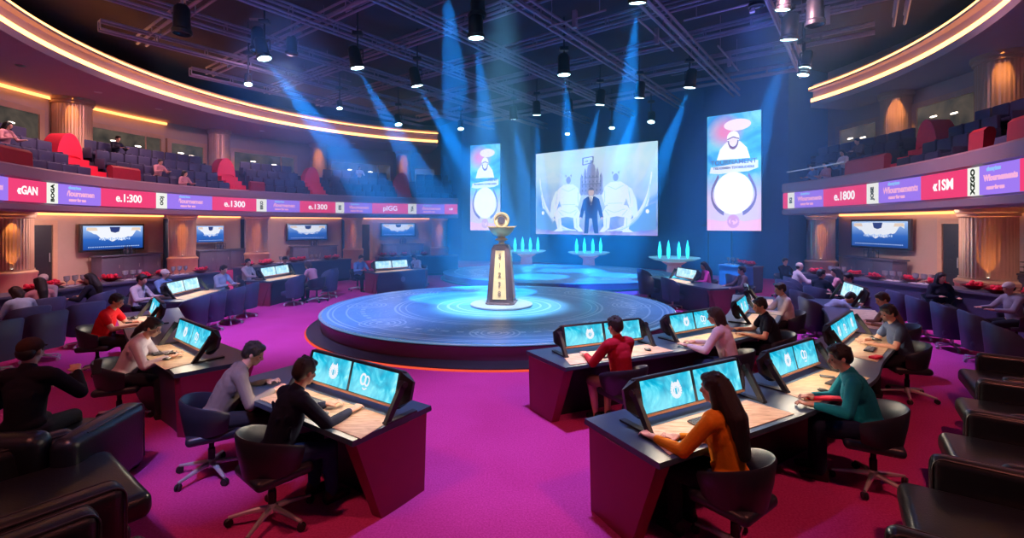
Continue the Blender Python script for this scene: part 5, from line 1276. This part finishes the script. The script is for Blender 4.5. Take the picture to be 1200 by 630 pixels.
FAR = [(P1, -8.72, 10.85, (1, .1), 'person in white shirt behind the curved left desk, nearest of three there', Wt), (P6, -8.95, 12.0, (1, -.1), 'person in blue shirt reading behind the curved left desk', Bl), (P1, -8.3, 13.3, (1, -.2), 'person in grey blue shirt behind the far end of the curved left desk', Lb),
       (P3, -8.75, 15.5, (1, -.1), 'person in pale shirt at the small back left desk', Wt), (P1, -8.2, 16.9, (.6, -.8), 'person in dark top behind the small back left desk', Dk), (P2, -6.3, 15.1, (-.9, .3), 'person in pale pink top on the stage side of the small back left desk', Rs),
       (P1, -5.75, 17.6, (.7, -.6), 'person in blue shirt at the left end of the desk nearest the stage', Bl), (P2, -3.75, 19.1, (-.5, -.8), 'person in white top leaning over the right end of the desk nearest the stage', Wt),
       (P2, -9.35, 9.05, (-.95, .3), 'person in light blue shirt bowed over the left lounge counter', Lb), (P4, -10.1, 10.1, (-.9, .4), 'person with dark brown hair and rose top at the left lounge counter', Rs), (P6, -10.8, 10.9, (.3, -.95), 'person with white cap at the left lounge counter', Gr), (P4, -9.75, 11.0, (-.95, -.2), 'person in black with long dark hair at the left lounge counter', Dk),
       (P4, 5.95, 14.3, (-1, .1), 'person in bright pink top behind the back right desk', Pk), (P3, 6.35, 12.9, (-1, .1), 'person in brown jacket at the near end of the back right desk', Br),
       (P3, 9.2, 15.9, (.3, -1), 'person in dark top at the far right lounge counter', Dk), (P6, 8.45, 14.0, (1, -.2), 'person in pale shirt and light cap at the right lounge', Wt), (P3, 7.80, 11.9, (.9, .3), 'person in dark jacket over white shirt in the right lounge row', Dk),
       (P5, 6.60, 10.05, (.9, -.15), 'person in patterned grey shirt slumped forward asleep over the desk', ('pattern_grey', (.30, .32, .42))), (P4, 8.6, 12.3, (-.6, .6), 'person in rose top behind the dark jacket at the right lounge', Rs), (P1, 8.2, 11.2, (-1, .2), 'person in black top behind the far monitors on the right', Dk),
       (P4, 10.25, 11.3, (-.3, -1), 'person in black with dark hair at the right lounge counter', Dk), (P6, 10.0, 9.35, (-1, .2), 'person in grey shirt and cap at the right edge', Gr)]
for P, x, y, f, lab, sh in FAR: person(P, x, y, f, lab, sh, M_hairb if P is P2 else None)
for x, y, f, w in ((-8.75, 10.85, (1, .1), 'under the person in white behind the curved left desk'), (-8.98, 12.0, (1, -.1), 'under the person in blue behind the curved left desk'), (-8.33, 13.3, (1, -.2), 'under the person in grey blue'), (-8.78, 15.5, (1, -.1), 'under the pale shirt at the small back left desk'),
                   (-8.22, 16.95, (.6, -.8), 'under the dark top at the small back left desk'), (-6.27, 15.1, (-.9, .3), 'under the pale pink top, stage side of the small back left desk'), (-5.8, 17.65, (.7, -.6), 'under the blue shirt at the desk nearest the stage'), (-3.73, 19.15, (-.5, -.8), 'under the white top at the desk nearest the stage'),
                   (5.98, 14.3, (-1, .1), 'under the person in bright pink'), (6.38, 12.9, (-1, .1), 'under the person in the brown jacket'), (8.2, 11.2, (-1, .2), 'under the black top behind the far right monitors'), (8.6, 12.3, (-.6, .6), 'under the rose top at the right lounge'),
                   (10.25, 11.35, (-.3, -1), 'under the dark haired person at the right lounge counter'), (10.03, 9.35, (-1, .2), 'under the grey shirt and cap at the right edge'), (9.2, 15.95, (.3, -1), 'under the dark top at the far right counter'), (-10.8, 10.95, (.3, -.95), 'under the white cap at the left lounge')):
    chair(x, y, f, 'dark shell chair ' + w)
# empty and lounge tub chairs
TUBS = [(-7.0, 10.25, (-1, .1), 'navy tub chair at the curved left desk, nearest of four'), (-7.05, 10.95, (-1, .05), 'navy tub chair at the curved left desk, second of four'), (-7.05, 11.75, (-1, 0), 'navy tub chair at the curved left desk, third of four'), (-7.15, 12.6, (-1, 0), 'navy tub chair at the curved left desk, farthest of four'),
        (-6.75, 14.5, (-1, .1), 'navy tub chair in front of the small back left desk, nearest'), (-6.2, 15.85, (-1, .1), 'navy tub chair in front of the small back left desk, middle'), (-6.55, 16.7, (-1, .1), 'navy tub chair in front of the small back left desk, farthest'),
        (-8.55, 7.75, (-.95, .1), 'navy tub chair at the left edge, nearest of the lounge row'), (-8.55, 8.55, (-.95, .2), 'navy tub chair of the left lounge, second from the left edge'), (-9.38, 9.08, (-.95, .3), 'navy tub chair under the light blue shirt in the left lounge'), (-8.75, 9.6, (-.9, .35), 'navy tub chair of the left lounge in front of the rose top'), (-9.75, 11.05, (-.95, -.2), 'navy tub chair under the person in black in the left lounge'), (-10.1, 10.15, (-.9, .4), 'navy tub chair under the rose top in the left lounge'), (-9.4, 11.9, (-.95, .2), 'navy tub chair farthest in the left lounge row'),
        (7.05, 14.7, (.95, .1), 'navy tub chair of the right lounge row, farthest'), (7.85, 13.3, (.95, .1), 'navy tub chair of the right lounge row, second farthest'), (7.3, 12.35, (.95, .1), 'navy tub chair of the right lounge row, third farthest'), (7.78, 11.9, (.9, .3), 'navy tub chair under the dark jacket in the right lounge row'), (7.0, 11.2, (.95, .0), 'navy tub chair of the right lounge row before the slumped sleeper'), (6.5, 10.05, (.9, -.15), 'navy tub chair under the slumped sleeper'), (8.45, 14.0, (1, -.2), 'navy tub chair under the light cap in the right lounge'),
        (9.25, 11.1, (.9, -.2), 'navy tub chair at the right edge row, farthest of five'), (8.95, 10.2, (.9, -.3), 'navy tub chair at the right edge row, second farthest of five'), (8.75, 9.35, (.88, -.35), 'navy tub chair at the right edge row, middle of five'), (8.45, 8.45, (.85, -.4), 'navy tub chair at the right edge row, second nearest of five'), (7.85, 7.4, (.85, -.4), 'navy tub chair at the right edge row, nearest of five'),
        (4.75, 16.6, (.9, .1), 'navy tub chair at the far end of the back right desk'), (4.4, 15.2, (.9, .1), 'navy tub chair left of the back right desk, middle'), (4.75, 13.9, (.9, .1), 'navy tub chair left of the back right desk, nearest')]
for x, y, f, w in TUBS: tub(x, y, f, w)
# balcony visitors sitting in the front rows
for P, px, k, lab, sh, side in ((P4, 214, 0, 'spectator in pale pink in the left balcony front row, right of the first aisle', Rs, 'l'), (P1, 184, 1, 'spectator in rose in the second row of the left balcony', Rs, 'l'), (P4, 4, 2, 'spectator in pink at the left edge of the left balcony', Rs, 'l'), (P1, 134, 3, 'dark haired spectator in the back row beside the first left aisle', Dk, 'l'), (P3, 421, 3, 'spectator in pale top in the back row of the left balcony', Wt, 'l'),
                                (P1, 957, 0, 'spectator in blue at the far end of the right balcony', Bl, 'r'), (P4, 971, 0, 'spectator in pink at the far end of the right balcony', Rs, 'r'), (P4, 991, 1, 'spectator in pale rose behind the red parapet of the right balcony', Wt, 'r'), (P1, 1010, 2, 'spectator in dark top in the third row of the right balcony', Br, 'r')):
    r_ = rowr(k); p, a = rayc(px, r_); q = arcp(a, r_ - .02, CF); person(P, q.x, q.y, inn(q.x, q.y), lab, sh, z=3.55 + .47 * k - .05)
for P in (P1, P2, P3, P4, P5, P6): drop_tree(P)

# ---------------------------------------------------------------- lounge counters, cabinets and the things on them
def counter(pts, label, h=.95):
    fr = smooth_path(pts, .3); c = fr[len(fr) // 2][0]; r = empty('bar_counter', (c[0], c[1], 0), 0, label, 'counter'); fr = [((p[0] - c[0], p[1] - c[1]), o) for p, o in fr]
    MB().sweep(fr, [(-.36, h - .05), (-.36, h), (.36, h), (.36, h - .05)]).build('countertop', M_cab, r)
    MB().sweep(fr, [(-.28, .1), (-.30, h - .05), (.30, h - .05), (.28, .1)]).build('body', M_navy, r)
    MB().sweep(fr, [(-.24, 0), (-.24, .1), (.24, .1), (.24, 0)]).build('toe_kick', M_plastic, r)
CT = {'l1': [(-12.0, 7.0), (-11.2, 9.3), (-10.9, 11.9), (-10.2, 14.0), (-9.75, 15.3)], 'l2': [(-9.6, 16.6), (-9.0, 18.9), (-7.4, 21.1)], 'l3': [(-6.3, 21.9), (-4.4, 22.9), (-2.7, 23.3)],
      'r1': [(11.2, 8.2), (11.0, 10.0), (10.6, 11.9), (9.9, 13.8), (9.2, 15.0)], 'r2': [(8.9, 17.0), (8.2, 18.2)]}
LB = {'l1': 'long navy bar counter along the left lounge', 'l2': 'navy bar counter behind the small back left desk', 'l3': 'navy bar counter at back left by the blue wall', 'r1': 'long navy bar counter along the right lounge', 'r2': 'short navy bar counter before the dark wall at the right'}
for k, p in CT.items(): counter(p, LB[k])
def cabinet(px, w, label, wd=2.4, hh=1.12):
    p, a = rayc(px, RW - .62); r = empty('bar_cabinet', (p.x, p.y, 0), a - pi / 2, label, 'cabinet')   # local -y faces the hall
    MB().rbox((0, 0, hh / 2 - .03), (wd, .6, hh - .06), .015, 2).build('body', M_cab, r)
    MB().rbox((0, 0, hh - .02), (wd + .12, .7, .05), .015, 2).build('top', M_cab, r)
    for s_ in (-1, 0, 1):
        d = MB().rbox((s_ * wd / 3, -.305, hh / 2), (wd / 3 - .04, .02, hh - .22), .008, 2).build('door', M_cab, r)
        MB().tube([(s_ * wd / 3 + .25, -.335, hh / 2), (s_ * wd / 3 + .25, -.335, hh / 2 + .15)], .01).build('handle', M_chrome, d)
    # bottle rack on top
    k = empty('bottle_rack', (p.x, p.y, hh + .005), a - pi / 2, 'wire bottle rack standing on the ' + label, 'rack')
    f = MB()
    for z in (.01, .16, .30): f.tube([(-.22, -.12, z), (.22, -.12, z), (.22, .12, z), (-.22, .12, z)], .008, 6, closed=True)
    for x in (-.22, 0, .22):
        for y in (-.12, .12): f.tube([(x, y, 0), (x, y, .32)], .008, 6)
    f.tube([(-.14, 0, .30), (-.08, 0, .42), (.08, 0, .42), (.14, 0, .30)], .008, 6); f.build('frame', M_black, k)
    for x in (-.14, 0, .14): MB().lathe([(.045, .01), (.05, .02), (.05, .2), (.018, .26), (.018, .36), (0, .36)], 12, Matrix.Translation((x, 0, 0))).build('bottle', M_cab, k)
for px, w, wd in ((150, 'left wall cabinet below the large wall screen', 2.6), (258, 'left wall cabinet below the small framed screen', 2.4), (368, 'back left wall cabinet below the third wall screen', 2.7), (472, 'back left wall cabinet below the farthest wall screen', 2.8), (1021, 'right wall cabinet below the right wall screen', 2.6), (1208, 'wall cabinet at the right edge', 2.4)):
    cabinet(px, 0, w, wd)
def basket():
    r = empty('fruit_bowl', (0, 0, 0), 0, 'x', 'bowl'); MB().lathe([(.08, 0), (.10, .01), (.22, .09), (.24, .10), (.21, .085), (.09, .02), (0, .02)], 20).build('bowl', M_darkred, r)
    m = MB(); q = random.Random(2)
    for i in range(16): a = q.uniform(0, 6.28); rr = q.uniform(0, .15); m.ell((cos(a) * rr, sin(a) * rr, .09 + q.uniform(0, .08)), (.045, .045, .042), None, 9, 6)
    o = m.build('red_fruit', M_red, r); o['kind'] = 'stuff'; return r
def glasses():
    r = empty('glass_set', (0, 0, 0), 0, 'x', 'glasses'); MB().rbox((0, 0, .01), (.5, .26, .02), .008).build('tray', M_white, r)
    for i in range(5): MB().lathe([(.035, .02), (.006, .03), (.006, .11), (.05, .16), (.055, .26), (.052, .26), (.045, .16), (0, .12)], 12, Matrix.Translation((-.19 + i * .095, .05 * (-1) ** i, 0))).build('goblet', M_glass, r)
    return r
BK = basket(); GL = glasses(); fb = fg = 0
def along(pts, u):
    fr = smooth_path(pts, .1); p, o = fr[min(len(fr) - 1, int(u * (len(fr) - 1)))]; return p, o
for k, us, gs in (('l1', [.05, .12, .2, .27, .34, .45, .52, .6, .68, .76, .84, .95], [.57, .72, .88]), ('l2', [.1, .2, .3, .5, .6, .8, .9], [.42, .7]), ('l3', [.1, .2, .35, .6], [.48]), ('r1', [.05, .12, .2, .27, .34, .42, .5, .6, .7, .8, .93], [.56, .66, .86]), ('r2', [.2, .5], [.8])):
    for i, u in enumerate(us):
        p, o = along(CT[k], u); off = .12 * (-1) ** i
        c = copy_tree(BK, (p[0] + o[0] * off, p[1] + o[1] * off, .951), i); tag(c, 'red fruit bowl on the ' + LB[k], 'bowl', 'red fruit bowls on the ' + LB[k])
    for i, u in enumerate(gs):
        p, o = along(CT[k], u); c = copy_tree(GL, (p[0], p[1], .951), atan2(o[1], o[0]) + pi / 2); tag(c, 'tray of goblets on the ' + LB[k], 'glasses', 'goblet trays on the ' + LB[k])
drop_tree(BK); drop_tree(GL)
